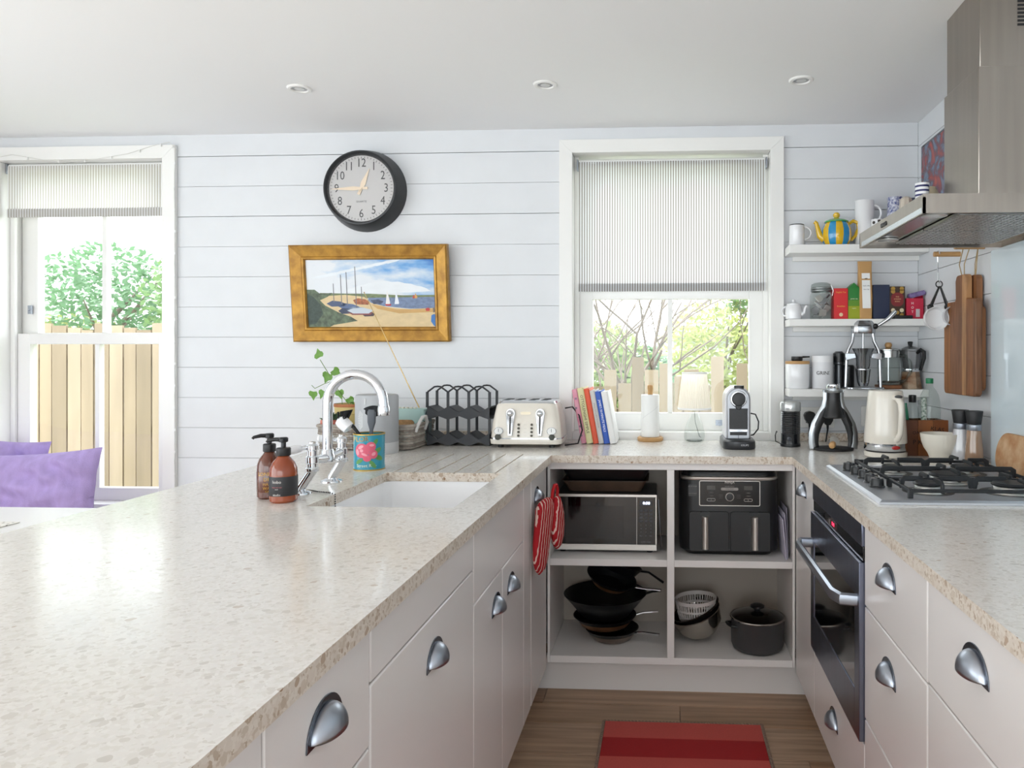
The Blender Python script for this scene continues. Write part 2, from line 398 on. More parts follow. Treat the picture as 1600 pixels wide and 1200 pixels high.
blind('striped roller blind half lowered over the window behind the paper towel', -.389, .437, 2.145, 1.567, tick, YB+.02, .035)
blind('pale striped roller blind mostly rolled up above the purple cushions', -3.07, -2.305, 2.165, 1.925, tick2, YB+.025, .04)

# ---------------------------------------------------------------- fairy lights round the left window
t = thing('fairy_light_string', 'white fairy light string draped round the frame of the cushion window', 'fairy lights', (-2.225, YB-.025, .65))
p_ = [(-3.2, 2.17), (-3.0, 2.205), (-2.85, 2.178), (-2.7, 2.172), (-2.6, 2.178), (-2.45, 2.2), (-2.33, 2.235), (-2.25, 2.25), (-2.222, 2.22), (-2.228, 2.1)] + [(-2.224+.004*((i*7) % 3-1), 2.0-.1*i) for i in range(14)]
MB().tube([(x, YB-.026, z) for x, z in p_], .0012, 5).build('wire', mat('wire_white', '#d9d8d2', .5), t, W=True)
for i in range(1, len(p_)):
    MB().at(((p_[i][0]+p_[i-1][0])/2, YB-.028, (p_[i][1]+p_[i-1][1])/2-.006)).ball((0, 0, 0), .0035, 8, 6, sz=2).build('bulb', whitep, t, W=True)

# ---------------------------------------------------------------- ceiling downlights
for (x, y), lab in (((468, 138), 'round white recessed downlight above the wall clock side, leftmost of three'), ((852, 132), 'round white recessed downlight in the middle of the ceiling row'), ((1252, 125), 'round white recessed downlight nearest the cooker hood')):
    p = onZ(x, y, ZC)
    t = thing('downlight', lab, 'downlight', (p.x, p.y, ZC), group='recessed ceiling downlights')
    MB().lathe([(.028, -.001), (.031, -.006), (.041, -.006), (.045, -.002), (.045, 0), (.028, 0)], 28, cap0=False, cap1=False).build('bezel', trimw, t)
    MB().lathe([(.0285, -.0012), (.0285, -.0006)], 24).build('reflector', mat('reflector_grey', '#9b9b9b', .3, .6), t)
    MB().lathe([(.018, -.003), (.018, -.001)], 20).build('lamp', mat('lamp_glass', '#d8d8d6', .2), t)
# ================================================================ outside
grass = structure(MB().box(-14, 12, 3.5, 30, -.3, -.25).build('ground', mat('garden_ground', '#9aa37c', .9, noise=(3, .3, (1,1,1))), None, smooth=False))
fencem = [mat('fence_board_%d' % i, c, .8, noise=(9, .22, (1, 1, .12))) for i, c in enumerate(['#98866d', '#8b7a62', '#a39179'])]
def fence(name, label, y, pal, rails, x0, x1):
    t = thing(name, label, 'fence', ((x0+x1)/2, y, -.27))
    for i, (a, b, top, dy) in enumerate(pal):
        MB().box(a, b, y+dy, y+dy+.018, -.25, top).build('paling', fencem[i % 3], t, smooth=False, W=True)
    for z in rails: MB().box(x0, x1, y+.02, y+.055, z, z+.07).build('rail', fencem[1], t, smooth=False, W=True)
    n = max(2, int((x1-x0)/1.8))
    for i in range(n+1):
        xx = x0+(x1-x0)*i/n
        MB().box(xx-.04, xx+.04, y+.06, y+.14, -.25, rails[-1]+.1).build('post', fencem[2], t, smooth=False, W=True)
FY = 5.0
pp = []
for a, b, top in ((905, 922, 590), (925, 943, 604), (944, 963, 578), (966, 986.5, 599), (987.5, 1006, 558), (1007, 1029, 578), (1030, 1044, 568), (1046, 1053, 598), (1053.5, 1066, 588), (1069, 1092, 577), (1094, 1110, 602), (1111, 1131, 557), (1132, 1150, 607), (1151, 1168, 568), (1172, 1190, 590), (1194, 1212, 571)):
    A, B = onY(a, 500, FY), onY(b, 500, FY); pp.append((A.x, B.x, onY((a+b)/2, top, FY).z, 0))
fence('garden_fence', 'pale wooden fence of uneven palings behind the paper towel window', FY, pp, [.2, .85], pp[0][0], pp[-1][1])
pp = []; x = -5.6; i = 0
while x < -2.4:
    wd = .098+.02*((i*5) % 3)/2
    pp.append((x, x+wd-.009, 1.47+.05*((i*3) % 4)/3, .004*(i % 2))); x += wd; i += 1
fence('garden_fence', 'close boarded pale wooden fence behind the purple cushions', 5.2, pp, [.1, .7, 1.2], -5.6, -2.4)
# white clapboard house beyond the left fence
t = thing('clapboard_house', 'white clapboard house wall beyond the fence in the left window', 'house', (-8, 10.5, -.25))
cl = mat('clapboard', '#f0f1f1', .6)
MB().box(-11, -5.2, 10.52, 13, -.25, 4.2).build('wall', cl, t, W=True, smooth=False)
for k in range(24):
    z = -.2+k*.18
    MB().prism([(10.52, z), (10.495, z), (10.512, z+.185), (10.52, z+.185)], -11, -5.2, 'x').build('clapboard', cl, t, W=True, smooth=False)
MB().prism([(-11.4, 4.2), (-4.8, 4.2), (-8.1, 6.2)], 10.3, 13.2, 'y').build('roof', mat('slate', '#8d9298', .7), t, W=True, smooth=False)
# trees
def leaves(center, rx, ry, rz, n, size, rng):
    v = []; f = []
    for _ in range(n):
        while True:
            a = Vector((rng.uniform(-1, 1), rng.uniform(-1, 1), rng.uniform(-1, 1)))
            if .25 < a.length < 1: break
        c = Vector(center)+Vector((a.x*rx, a.y*ry, a.z*rz))
        d = Vector((rng.gauss(0, 1), rng.gauss(0, 1), rng.gauss(0, .7))).normalized(); e = d.orthogonal().normalized()*size*.45; d = d*size*rng.uniform(.7, 1.3)
        o = len(v); v += [tuple(c-d*.5), tuple(c+e*.5), tuple(c+d*.5), tuple(c-e*.5)]; f.append((o, o+1, o+2, o+3))
    return v, f
leafm = []
for i, c in enumerate(['#74905f', '#8d9f63', '#688a66', '#a3ab6b']):
    m = bpy.data.materials.new('leaf_%d' % i); m.use_nodes = True; b = m.node_tree.nodes['Principled BSDF']; b.inputs['Base Color'].default_value = lin(c); b.inputs['Roughness'].default_value = .5
    tr = m.node_tree.nodes.new('ShaderNodeBsdfTranslucent'); tr.inputs[0].default_value = lin(c); mx = m.node_tree.nodes.new('ShaderNodeMixShader'); mx.inputs[0].default_value = .4
    o = m.node_tree.nodes['Material Output']; m.node_tree.links.new(b.outputs[0], mx.inputs[1]); m.node_tree.links.new(tr.outputs[0], mx.inputs[2]); m.node_tree.links.new(mx.outputs[0], o.inputs[0]); leafm.append(m)
bark = mat('bark', '#7d7064', .85, noise=(12, .3, (1, 1, .3)))
def tree(name, label, base, h, blobs, mi, seed, size=.09, trunk=.06):
    rng = random.Random(seed); t = thing(name, label, 'tree' if 'tree' in name else 'shrub', base)
    m = MB(); m.tube([(0, 0, 0), (.03, 0, h*.3), (-.04, .02, h*.6), (.02, 0, h*.9)], [trunk, trunk*.85, trunk*.6, trunk*.25], 8)
    for _ in range(7):
        z = rng.uniform(.25, .7)*h; a = rng.uniform(0, 6.28); l = rng.uniform(.3, .6)*h*.5
        m.tube([(0, 0, z), (l*.5*math.cos(a), l*.5*math.sin(a), z+l*.5), (l*math.cos(a), l*math.sin(a), z+l*1.1)], [trunk*.5, trunk*.3, trunk*.1], 6)
    m.build('trunk', bark, t)
    for j, (c, rx, ry, rz, n) in enumerate(blobs):
        v, f = leaves(c, rx, ry, rz, n, size, rng)
        o = MB().add(v, f).build('foliage', leafm[(mi+j) % 4], t, smooth=False); o['kind'] = 'stuff'
tree('leafy_tree', 'pale green leafy tree above the fence in the left pane of the cushion window', (-6.0, 7.6, -.25), 2.9, [((0, 0, 1.95), .95, .7, .8, 2600), ((-.5, 0, 1.4), .9, .7, .6, 1700)], 2, 1)
tree('leafy_tree', 'yellow green leafy tree above the fence in the right pane of the cushion window', (-4.6, 7.4, -.25), 2.9, [((0, 0, 2.0), .75, .7, .8, 2300), ((.45, .2, 1.5), .7, .6, .6, 1500)], 0, 2)
tree('garden_shrub', 'light green shrub above the fence left of the paper towel', (-.75, 7.2, -.25), 1.7, [((0, 0, 1.3), .65, .5, .6, 2600), ((.5, .2, 1.2), .4, .4, .45, 1200)], 1, 3, .1, .03)
tree('garden_shrub', 'yellow green shrub above the fence behind the table lamp', (.7, 8.4, -.25), 2.2, [((0, 0, 1.5), .85, .5, .75, 2600), ((.35, 0, 2.3), .45, .4, .35, 700)], 3, 4, .1, .03)
tree('garden_shrub', 'grey green shrub above the fence beside the coffee machine', (1.45, 7.6, -.25), 2.1, [((0, 0, 1.3), .55, .4, .85, 2200)], 2, 5, .1, .03)
# bare branching tree in front of the shrubs
def bare(label, base, seed, h, lean, r0):
    rng = random.Random(seed); t = thing('bare_tree', label, 'tree', base); m = MB()
    def grow(p, d, l, r, k):
        q = [p]; 
        for s_ in range(4):
            d = (d+Vector((rng.gauss(0, .13), rng.gauss(0, .1), rng.gauss(0, .06)))).normalized(); q.append(q[-1]+d*l/4)
        m.tube(q, [r, r*.9, r*.8, r*.72, r*.62], 7)
        if k:
            for _ in range(3 if k > 1 else 2):
                e = (d+Vector((rng.gauss(0, .55), rng.gauss(0, .35), rng.uniform(-.05, .35)))).normalized()
                grow(q[rng.choice((2, 3, 4))], e, l*rng.uniform(.6, .85), r*.55, k-1)
    for dx in lean: grow(Vector((dx*.15, 0, 0)), Vector((dx, .05, 1)).normalized(), h*.5, r0*rng.uniform(.7, 1), 3)
    m.build('trunk', bark, t)
bare('bare branching tree seen through the left pane above the paper towel', (-.36, 5.9, -.25), 11, 2.4, (.35, -.12, .1), .035)
bare('thin bare tree seen through the right pane above the table lamp', (.26, 6.0, -.25), 5, 2.4, (-.2, .3), .028)
# low shed roof behind
t = thing('garden_shed', 'grey garden shed roof behind the fence in the right pane', 'shed', (1.1, 10.5, -.25))
MB().box(.1, 2.6, 10, 11.5, -.25, 1.55).build('wall', mat('shed_wall', '#b9bcba', .8), t, W=True, smooth=False)
MB().prism([(0, 1.55), (2.7, 1.55), (2.6, 1.68), (.1, 1.68)], 9.8, 11.7, 'y').build('roof', mat('shed_roof', '#9a9fa2', .8), t, W=True, smooth=False)

# ================================================================ window seat, cushions and table at the left
t = thing('window_bench', 'white built-in bench below the left window', 'bench', (-2.75, 2.93, 0))
MB().box(-.75, .65, -.27, .3, .41, .45).build('seat', trimw, t, bevel=.003)
MB().box(-.75, .65, -.25, .3, 0, .41).build('box', trimw, t, bevel=.003)
def cushion(label, loc, w_, h, d, rot, mt, seed):
    rng = random.Random(seed); n = 44
    m = MB()
    V = []
    def P(i, j, s_):
        u, v = i/n*2-1, j/n*2-1
        pin = (1-.1*(1-u*u)*(abs(v)**3)) ; pin2 = (1-.07*(1-v*v)*(abs(u)**3))
        e = max(0, (1-abs(u)**2.6))*max(0, (1-abs(v)**2.6))
        wr = .014*math.sin(u*3+v*2+seed)*e + .013*math.sin(9*v+3*u+seed+1.5*math.sin(3*u))*e + .009*math.sin(17*v-5*u+math.sin(7*u))*e*(.6+.4*u) + .02*math.exp(-((u-.55)**2+(v-.55)**2)*9)*math.sin(12*(u+v))
        return (u*w_/2*pin2, s_*(d/2*e**.55)+wr*(1 if s_ < 0 else .5), h/2+v*h/2*pin)
    for s_ in (-1, 1):
        g = [P(i, j, s_) for j in range(n+1) for i in range(n+1)]
        m.add(g, [(j*(n+1)+i, j*(n+1)+i+1, (j+1)*(n+1)+i+1, (j+1)*(n+1)+i) for j in range(n) for i in range(n)])
    o = m.build('cushion', mt, None, merge=True, ang=80); o.location = loc; o.rotation_euler = rot
    return tag(o, label, 'cushion', 'purple linen cushions')
lilac = mat('lilac_linen', '#b49fd6', .9, noise=(30, .18, (1, 1, .3)), bump=(260, .5))
cushion('large lilac linen cushion in front, leaning at the left window', (-2.675, 2.87, .462), .68, .43, .15, (rad(-9), rad(-2), rad(4)), lilac, 1)
cushion('lilac linen cushion half hidden behind the larger one', (-3.02, 3.06, .462), .5, .47, .11, (rad(-7), rad(6), rad(2)), lilac, 4)
t = thing('dining_table', 'white table top behind the end of the stone worktop', 'table', (-2.45, 1.75, 0))
MB().box(-.85, .75, -.75, .68, .735, .757).build('table_top', trimw, t, bevel=.004)
for sx in (-.75, .65):
    for sy in (-.65, .58): MB().box(sx-.03, sx+.03, sy-.03, sy+.03, 0, .735).build('leg', trimw, t, bevel=.003)
def lace():
    m = bpy.data.materials.new('speckled_runner'); m.use_nodes = True; nt = m.node_tree; b = nt.nodes['Principled BSDF']
    tc = nt.nodes.new('ShaderNodeTexCoord'); v = nt.nodes.new('ShaderNodeTexVoronoi'); v.inputs['Scale'].default_value = 55; nt.links.new(tc.outputs['Object'], v.inputs['Vector'])
    r = nt.nodes.new('ShaderNodeValToRGB'); r.color_ramp.elements[0].color = lin('#8b857a'); r.color_ramp.elements[1].color = lin('#efece4'); r.color_ramp.elements[0].position = .18; r.color_ramp.elements[1].position = .3
    nt.links.new(v.outputs['Distance'], r.inputs[0]); nt.links.new(r.outputs[0], b.inputs['Base Color']); b.inputs['Roughness'].default_value = .8; return m
tag(MB().box(-2.9, -2.02, 1.9, 2.2, .7575, .7605).build('table_runner', lace(), None, bevel=.001), 'speckled cream runner lying across the white table', 'runner')
# ================================================================ worktop, sink, cabinets
ZT, ZU = .91, .882
wt = thing('worktop', 'U-shaped cream composite stone worktop with cut-out for the sink', 'worktop', (-.9, 1.2, ZU))
XLE, XLI, XRI = -1.38, -.426, .461; YBE = 2.72
SX0, SX1, SY0, SY1 = -.885, -.517, 1.765, 2.295
m = MB()
m.box(XLE, XLI, -.5, SY0, ZU, ZT); m.box(XLE, SX0, SY0, SY1, ZU, ZT); m.box(SX1, XLI, SY0, SY1, ZU, ZT)
GY = 2.74
gx = [SX0+.02+i*(SX1-SX0-.04)/5 for i in range(6)]
xs = XLE
for g in gx:
    m.box(xs, g-.003, SY1, GY, ZU, ZT); m.box(g-.003, g+.003, SY1, GY, ZU, ZT-.0035); xs = g+.003
m.box(xs, XLI, SY1, GY, ZU, ZT)
m.box(XLE, XLI, GY, YB, ZU, ZT); m.box(XLI, XRI, YBE, YB, ZU, ZT); m.box(XRI, XR, -.5, YB, ZU, ZT)
sl = m.build('slab', [stone, stone_edge], wt, W=True, smooth=False)
for pl in sl.data.polygons: pl.material_index = 0 if pl.normal.z > .5 else 1
tag(MB().box(.515, XR, YB-.02, YB, ZT, ZT+.035).build('stone_upstand', stone_edge, None, bevel=.002), 'stone upstand strip along the wall behind the kettle', 'upstand')
tag(MB().box(XLE, -.473, YB-.02, YB, ZT, ZT+.035).build('stone_upstand', stone_edge, None, bevel=.002), 'stone upstand strip along the wall behind the toaster', 'upstand')
tag(MB().box(XR-.012, XR, 2.52, YB-.02, ZT, ZT+.012).build('sealant_strip', stone, None, bevel=.002), 'thin stone strip at the right wall behind the salt and pepper mills', 'strip')
# sink
t = thing('sink', 'white ceramic undermounted sink bowl in the stone worktop', 'sink', (-.701, 2.03, .68))
W_, D_ = SX1-SX0+.004, SY1-SY0+.004
m = MB(); o_ = [rrect(W_+.03, D_+.03, .03, .2015), rrect(W_+.03, D_+.03, .03, -.01)]; i_ = [rrect(W_-.03, D_-.03, .05, .012), rrect(W_, D_, .03, .03), rrect(W_, D_, .03, .2015)]
m.rings(o_[::-1]+[i_[2], i_[1], i_[0]], cap0=True, cap1=True)
m.build('bowl', mat('sink_white', '#fbfbfc', .18, coat=.4), t, ang=50)
MB().lathe([(.04, .0125), (.04, .016), (.028, .0165), (.02, .014)], 24).build('waste', chrome, t)
c_ = MB(); pth = [(-.284, -.06, .2325), (-.24, -.085, .2325), (-.2, -.1, .2325), (-.184, -.105, .229), (-.181, -.106, .16), (-.175, -.106, .06), (-.12, -.08, .015)]
bd = MB()
for a, b in zip(pth[:-1], pth[1:]):
    a, b = Vector(a), Vector(b); k = max(2, int((b-a).length/.006))
    for i in range(k): bd.ball(tuple(a.lerp(b, i/k)), .0022, 6, 4)
bd.build('plug_chain', mat('chain_metal', '#4a4a4c', .3, 1), t)
MB().lathe([(.022, .013), (.024, .02), (.012, .026), (0, .027)], 20, (-.11, -.075, 0)).build('plug', blackm, t)

# cup handle mesh
def cup_mesh():
    m = MB(); n, k = 14, 8
    A, H, Pp = .041, .036, .026
    rs = []
    for j in range(k+1):
        b = PI/2*j/k
        rs.append([(A*math.cos(PI*i/n)*math.cos(b) if True else 0, -Pp*math.sin(b)*math.sin(PI*i/n)**.6 if 0 < i < n else 0, H*math.sin(PI*i/n)*math.cos(b)) for i in range(n+1)])
    # quarter ellipsoid shell: rings from wall to rim
    V = []; Fc = []
    for j in range(k+1):
        b = PI/2*j/k
        for i in range(n+1):
            a = PI*i/n
            V.append((A*math.cos(a), -Pp*math.sin(a)*math.sin(b)-.001, H*math.sin(a)*math.cos(b)))
    for j in range(k):
        for i in range(n): Fc.append((j*(n+1)+i, j*(n+1)+i+1, (j+1)*(n+1)+i+1, (j+1)*(n+1)+i))
    m.add(V, Fc)
    return m, None
def make_cup():
    m, _ = cup_mesh(); o = m.build('cup', satin, None, ang=60)
    s_ = o.modifiers.new('s', 'SOLIDIFY'); s_.thickness = .0018
    fl_ = MB().prism([(-.051, -.006), (.051, -.006)]+arc(0, 0, .05, 0, 180, 18)[0:0]+[(.051*math.cos(PI*i/18), -.002+.047*math.sin(PI*i/18)) for i in range(19)], -.0022, 0, 'y')
    g = fl_.build('flange', mat('flange_chrome', '#70757f', .25, 1), None, bevel=.0006)
    sc_ = MB()
    for s in (-1, 1): sc_.lathe([(.003, 0), (.0025, .0012)], 10, (s*.046, .004, .0022))
    return o, g
cup_o, cup_f = make_cup(); col.objects.unlink(cup_o); col.objects.unlink(cup_f)
def handle(parent, root, pos, rz):
    """cup pull on a front: cup + flange (sub-part level is the front's child)"""
    c = cup_o.copy(); col.objects.link(c); c.name = 'handle'; c.parent = parent; c.location = Vector(pos)-root.location; c.rotation_euler = (0, 0, rz)
    f = cup_f.copy(); col.objects.link(f); f.name = 'handle_plate'; f.parent = parent; f.location = c.location; f.rotation_euler = (0, 0, rz)
XF, XG = -.446, .4765       # faces of the left and right runs
def front(root, nm, y0, y1, z0, z1, side, hpos=None):
    g = .0018
    x0, x1 = (XF-.018, XF) if side < 0 else (XG, XG+.018)
    o = MB().box(x0, x1, y0+g, y1-g, z0+g, z1-g).build(nm, cabm, root, bevel=.0028, W=True)
    if hpos: handle(o, root, (XF if side < 0 else XG, hpos[0], hpos[1]), PI/2 if side < 0 else -PI/2)
    return o
def cabinet(label, side, y0, y1, fronts, grp, body_top=ZU-.001, inset=0):
    xc = (XF-.3) if side < 0 else (XG+.3)
    t = thing('base_cabinet', label, 'cabinet', (xc, (y0+y1)/2, 0), group=grp)
    xa, xb = (XF-.57, XF-.019) if side < 0 else (XG+.019, XG+.585)
    m = MB(); yb0 = y0+inset
    m.box(xa, xb, yb0+.001, yb0+.017, .115, body_top); m.box(xa, xb, y1-.017, y1-.001, .115, body_top); m.box(xa, xb, yb0, y1, .115, .131)
    bx_ = (xa, xa+.01) if side < 0 else (xb-.01, xb); m.box(*bx_, yb0, y1, .115, body_top)
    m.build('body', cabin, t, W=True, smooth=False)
    px = (XF-.075, XF-.06) if side < 0 else (XG+.06, XG+.075)
    MB().box(*px, y0, y1, 0, .115).build('plinth', cabm, t, W=True, smooth=False)
    for f in fronts: front(t, *f, side) if len(f) == 5 else front(t, *f[:5], side, f[5])
    return t
TP = .879
cabinet('end base cabinet of the left run, nearest the camera', -1, .2, .793, [('end_panel', .2, .793, .114, TP)], 'left run of base cabinets')
cabinet('narrow cream drawer cabinet in the left run with one big cup handle', -1, .793, 1.0886, [('drawer', .793, 1.0886, .69, TP, (.94, .79)), ('drawer', .793, 1.0886, .41, .69, (.94, .56)), ('drawer', .793, 1.0886, .114, .41, (.94, .29))], 'left run of base cabinets')
cabinet('wide cream cabinet in the left run, shallow drawer over a single tall door', -1, 1.0886, 1.688, [('drawer', 1.0886, 1.688, .783, TP), ('door', 1.0886, 1.688, .114, .783, (1.4, .69))], 'left run of base cabinets')
cabinet('cream sink cabinet with two doors whose cup handles sit side by side', -1, 1.688, 2.289, [('drawer_front', 1.688, 2.289, .70, TP), ('door', 1.688, 1.9885, .114, .70, (1.915, .612)), ('door', 1.9885, 2.289, .114, .70, (2.1, .612))], 'left run of base cabinets', body_top=.66)
cabinet('cream corner cabinet in the left run behind the red oven glove', -1, 2.289, 2.735, [('filler_panel', 2.289, 2.412, .114, TP), ('door', 2.42, 2.728, .114, TP, (2.52, .785))], 'left run of base cabinets', inset=.04)
tag(MB().box(XLE+.06, XLE+.078, -.4, YB, 0, ZU-.001).build('peninsula_back_panel', cabm, None, smooth=False), 'painted back panel closing the peninsula under the worktop', 'panel')
cabinet('narrow cream cabinet at the far end of the right run beside the oven', 1, 2.396, 2.735, [('door', 2.396, 2.735, .114, TP, (2.577, .80))], 'right run of base cabinets')
cabinet('cream oven housing with one deep drawer under the oven', 1, 1.798, 2.396, [('drawer', 1.798, 2.396, .114, .345, (2.12, .235))], 'right run of base cabinets')
cabinet('cream three-drawer cabinet directly beside the oven', 1, 1.371, 1.798, [('drawer', 1.371, 1.798, .68, TP, (1.605, .79)), ('drawer', 1.371, 1.798, .41, .68, (1.605, .587)), ('drawer', 1.371, 1.798, .114, .41, (1.605, .3))], 'right run of base cabinets')
cabinet('cream drawer cabinet at the right frame edge, nearest on the right', 1, .955, 1.371, [('drawer', .955, 1.371, .684, TP, (1.163, .79)), ('drawer', .955, 1.371, .41, .684, (1.163, .587)), ('drawer', .955, 1.371, .114, .41, (1.163, .3))], 'right run of base cabinets')
cabinet('base cabinet below the right worktop at the camera, out at the side', 1, -.4, .955, [('drawer', .3, .955, .684, TP), ('door', .3, .955, .114, .684), ('end_panel', -.4, .3, .114, TP)], 'right run of base cabinets')

# open shelf unit
OY = 2.742
t = thing('open_shelf_unit', 'cream open cupboard with four bays under the window worktop', 'shelf unit', (.015, OY, 0))
m = MB
m().box(-.4445, -.4345, OY, 3.12, .13, ZU-.001).build('side_panel', cabm, t, W=True, bevel=.001)
m().box(.466, .4755, OY, 3.12, .13, ZU-.001).build('side_panel', cabm, t, W=True, bevel=.001)
m().box(.004, .031, OY, 3.12, .156, .855).build('divider', cabm, t, W=True, bevel=.0015)
m().box(-.4345, .466, OY, 3.12, .130, .156).build('bottom_shelf', cabm, t, W=True, bevel=.0015)
m().box(-.4345, .004, OY, 3.12, .494, .52).build('shelf', cabm, t, W=True, bevel=.0015)
m().box(.031, .466, OY, 3.12, .494, .52).build('shelf', cabm, t, W=True, bevel=.0015)
m().box(-.4345, .466, OY, OY+.02, .855, ZU-.001).build('top_rail', cabm, t, W=True, bevel=.0015)
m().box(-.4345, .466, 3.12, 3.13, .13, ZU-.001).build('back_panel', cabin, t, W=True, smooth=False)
m().box(-.505, .535, OY+.072, OY+.09, 0, .13).build('plinth', cabm, t, W=True, smooth=False)

# oven
t = thing('oven', 'built-in steel oven with black glass door and bar handle', 'oven', (XG, 2.097, .35))
ov = mat('oven_steel', '#7d8294', .3, 1, noise=(50, .15, (1, 1, .05))); oglass = mat('oven_glass', '#0b0d10', .06, coat=.6); otrim = mat('oven_dark', '#23262c', .35)
y0, y1 = -.296, .296
MB().box(.004, .5, y0+.01, y1-.01, .002, .51).build('casing', otrim, t, smooth=False)
MB().box(-.006, .006, y0, y1, .47, .525).build('top_trim', ov, t, bevel=.0015)
MB().box(-.003, .006, y0, y1, .435, .47).build('control_panel', oglass, t, bevel=.001)
MB().box(-.0045, -.003, -.02, .05, .444, .462).build('display', mat('oven_display', '#33090f', .2, emit=.15), t, smooth=False)
text(t, '12:45', .014, mat('red_led', '#ff3355', .4, emit=1.6), (-.0048, .015, .453), (PI/2, 0, -PI/2))
d = MB()
d.box(-.012, .006, y0, y0+.045, .0, .432); d.box(-.012, .006, y1-.045, y1, .0, .432); d.box(-.012, .006, y0+.045, y1-.045, .0, .11); d.box(-.012, .006, y0+.045, y1-.045, .345, .432)
dr = d.build('door', ov, t, bevel=.0012)
MB().box(-.0095, .004, y0+.045, y1-.045, .11, .345).build('door_glass', oglass, dr, smooth=False)
h = [(-.012, y0+.02, .335), (-.05, y0+.022, .337), (-.062, y0+.06, .337), (-.062, y1-.06, .337), (-.05, y1-.022, .337), (-.012, y1-.02, .335)]
MB().tube(h, .0125, 8, sx=.75, sy=1.25).build('handle', satin, dr)

# rug on the floor
rgm = bpy.data.materials.new('red_rug'); rgm.use_nodes = True; nt = rgm.node_tree; b = nt.nodes['Principled BSDF']; L = nt.links
tc = nt.nodes.new('ShaderNodeTexCoord'); sp = nt.nodes.new('ShaderNodeSeparateXYZ'); L.new(tc.outputs['Object'], sp.inputs[0])
a = nt.nodes.new('ShaderNodeMath'); a.operation = 'DIVIDE'; a.inputs[1].default_value = .232; L.new(sp.outputs[1], a.inputs[0])
f = nt.nodes.new('ShaderNodeMath'); f.operation = 'FRACT'; L.new(a.outputs[0], f.inputs[0])
g = nt.nodes.new('ShaderNodeMath'); g.operation = 'LESS_THAN'; g.inputs[1].default_value = .5; L.new(f.outputs[0], g.inputs[0])
mx = nt.nodes.new('ShaderNodeMix'); mx.data_type = 'RGBA'; mx.inputs['A'].default_value = lin('#c9564e'); mx.inputs['B'].default_value = lin('#a81f22'); L.new(g.outputs[0], mx.inputs['Factor'])
br = nt.nodes.new('ShaderNodeTexBrick'); br.inputs['Scale'].default_value = 120; br.inputs['Color1'].default_value = (1, 1, 1, 1); br.inputs['Color2'].default_value = (.75, .75, .75, 1); br.inputs['Mortar'].default_value = (1.25, 1.2, 1.2, 1); br.inputs['Mortar Size'].default_value = .06
L.new(tc.outputs['Object'], br.inputs['Vector'])
ml = nt.nodes.new('ShaderNodeMix'); ml.data_type = 'RGBA'; ml.blend_type = 'MULTIPLY'; ml.inputs['Factor'].default_value = .7; L.new(mx.outputs['Result'], ml.inputs['A']); L.new(br.outputs['Color'], ml.inputs['B'])
L.new(ml.outputs['Result'], b.inputs['Base Color']); b.inputs['Roughness'].default_value = .95
bp = nt.nodes.new('ShaderNodeBump'); bp.inputs['Strength'].default_value = .6; bp.inputs['Distance'].default_value = .003; L.new(br.outputs['Fac'], bp.inputs['Height']); L.new(bp.outputs[0], b.inputs['Normal'])
t = thing('rug', 'flat-woven red striped rug on the floorboards between the cabinets', 'rug', (.057, 2.565-.116*2*0, 0))
MB().box(-.268, .268, -1.2, -.006, .001, .008).build('weave', rgm, t, bevel=.002)
sm = MB()
edge = [(-.271+.0*i, -1.2+i*.012) for i in range(100)]
for i in range(100): sm.at((-.2735, -1.195+i*.012, .0055), rz=.5).ball((0, 0, 0), .0065, 6, 4, sz=.7); sm.at((.2735, -1.195+i*.012, .0055), rz=.5).ball((0, 0, 0), .0065, 6, 4, sz=.7)
for i in range(46): sm.at((-.27+i*.012, -.004, .0055)).ball((0, 0, 0), .0065, 6, 4, sz=.7)
o = sm.build('stitched_border', mat('rug_border', '#8b7466', .95), t); o['kind'] = 'stuff'
# ================================================================ wall clock
c = onY(562, 293, 3.168)
t = thing('wall_clock', 'round black wall clock with pale dial above the seaside painting', 'clock', (c.x, YB, c.z))
m = MB().at(rx=PI/2)
m.lathe([(.183, 0), (.182, .012), (.166, .078), (.163, .085), (.157, .086), (.152, .081), (.148, .068), (.146, .064)], 56, cap1=False).build('case', mat('clock_black', '#26282b', .42), t)
MB().at(rx=PI/2).lathe([(.147, .06), (.147, .064)], 56).build('dial', mat('dial_grey', '#c9c7c6', .6), t)
tk = MB()
for i in range(60):
    a = 2*PI*i/60
    tk.M = Matrix.Rotation(a, 4, 'Y') @ Matrix.Identity(4)
    l = .007 if i % 5 else .01
    tk.box(-.0008, .0008, -.0648, -.064, .141-l, .141)
tk.build('minute_marks', ink, t, smooth=False)
for h in range(1, 13):
    a = 2*PI*h/12; rr = .112
    text(t, str(h), .054, mat('numeral_ink', '#3a3a3c', .6), (rr*math.sin(a), -.0645, rr*math.cos(a)), name='numeral', sx=.82)
text(t, 'QUARTZ', .0105, mat('numeral_ink', '#3a3a3c', .6), (0, -.0645, -.058), spacing=1.15)
gold = mat('pale_gold', '#ecd9c0', .4)
def hand(nm, ang, L_, w_, y, tail):
    q = MB(); q.M = Matrix.Rotation(rad(ang), 4, 'Y')
    q.prism([(-w_*.35, -tail), (w_*.35, -tail), (w_*.3, 0), (w_*.55, L_*.25), (w_*.2, L_*.75), (.0006, L_), (-.0006, L_), (-w_*.2, L_*.75), (-w_*.55, L_*.25), (-w_*.3, 0)], y, y+.0012, 'y')
    q.build(nm, gold, t)
hand('hour_hand', 23, .095, .021, -.0675, .03); hand('minute_hand', -91, .135, .017, -.0695, .03); hand('second_hand', 205, .02, .004, -.071, .0)
MB().at(rx=PI/2).cyl((0, 0, .0655), .006, .006, 16).build('hub', gold, t)
MB().at(rx=PI/2).lathe([(.149, .0735), (.149, .0745)], 48).build('clock_glass', glass('dial_glass', '#ffffff', .35), t)

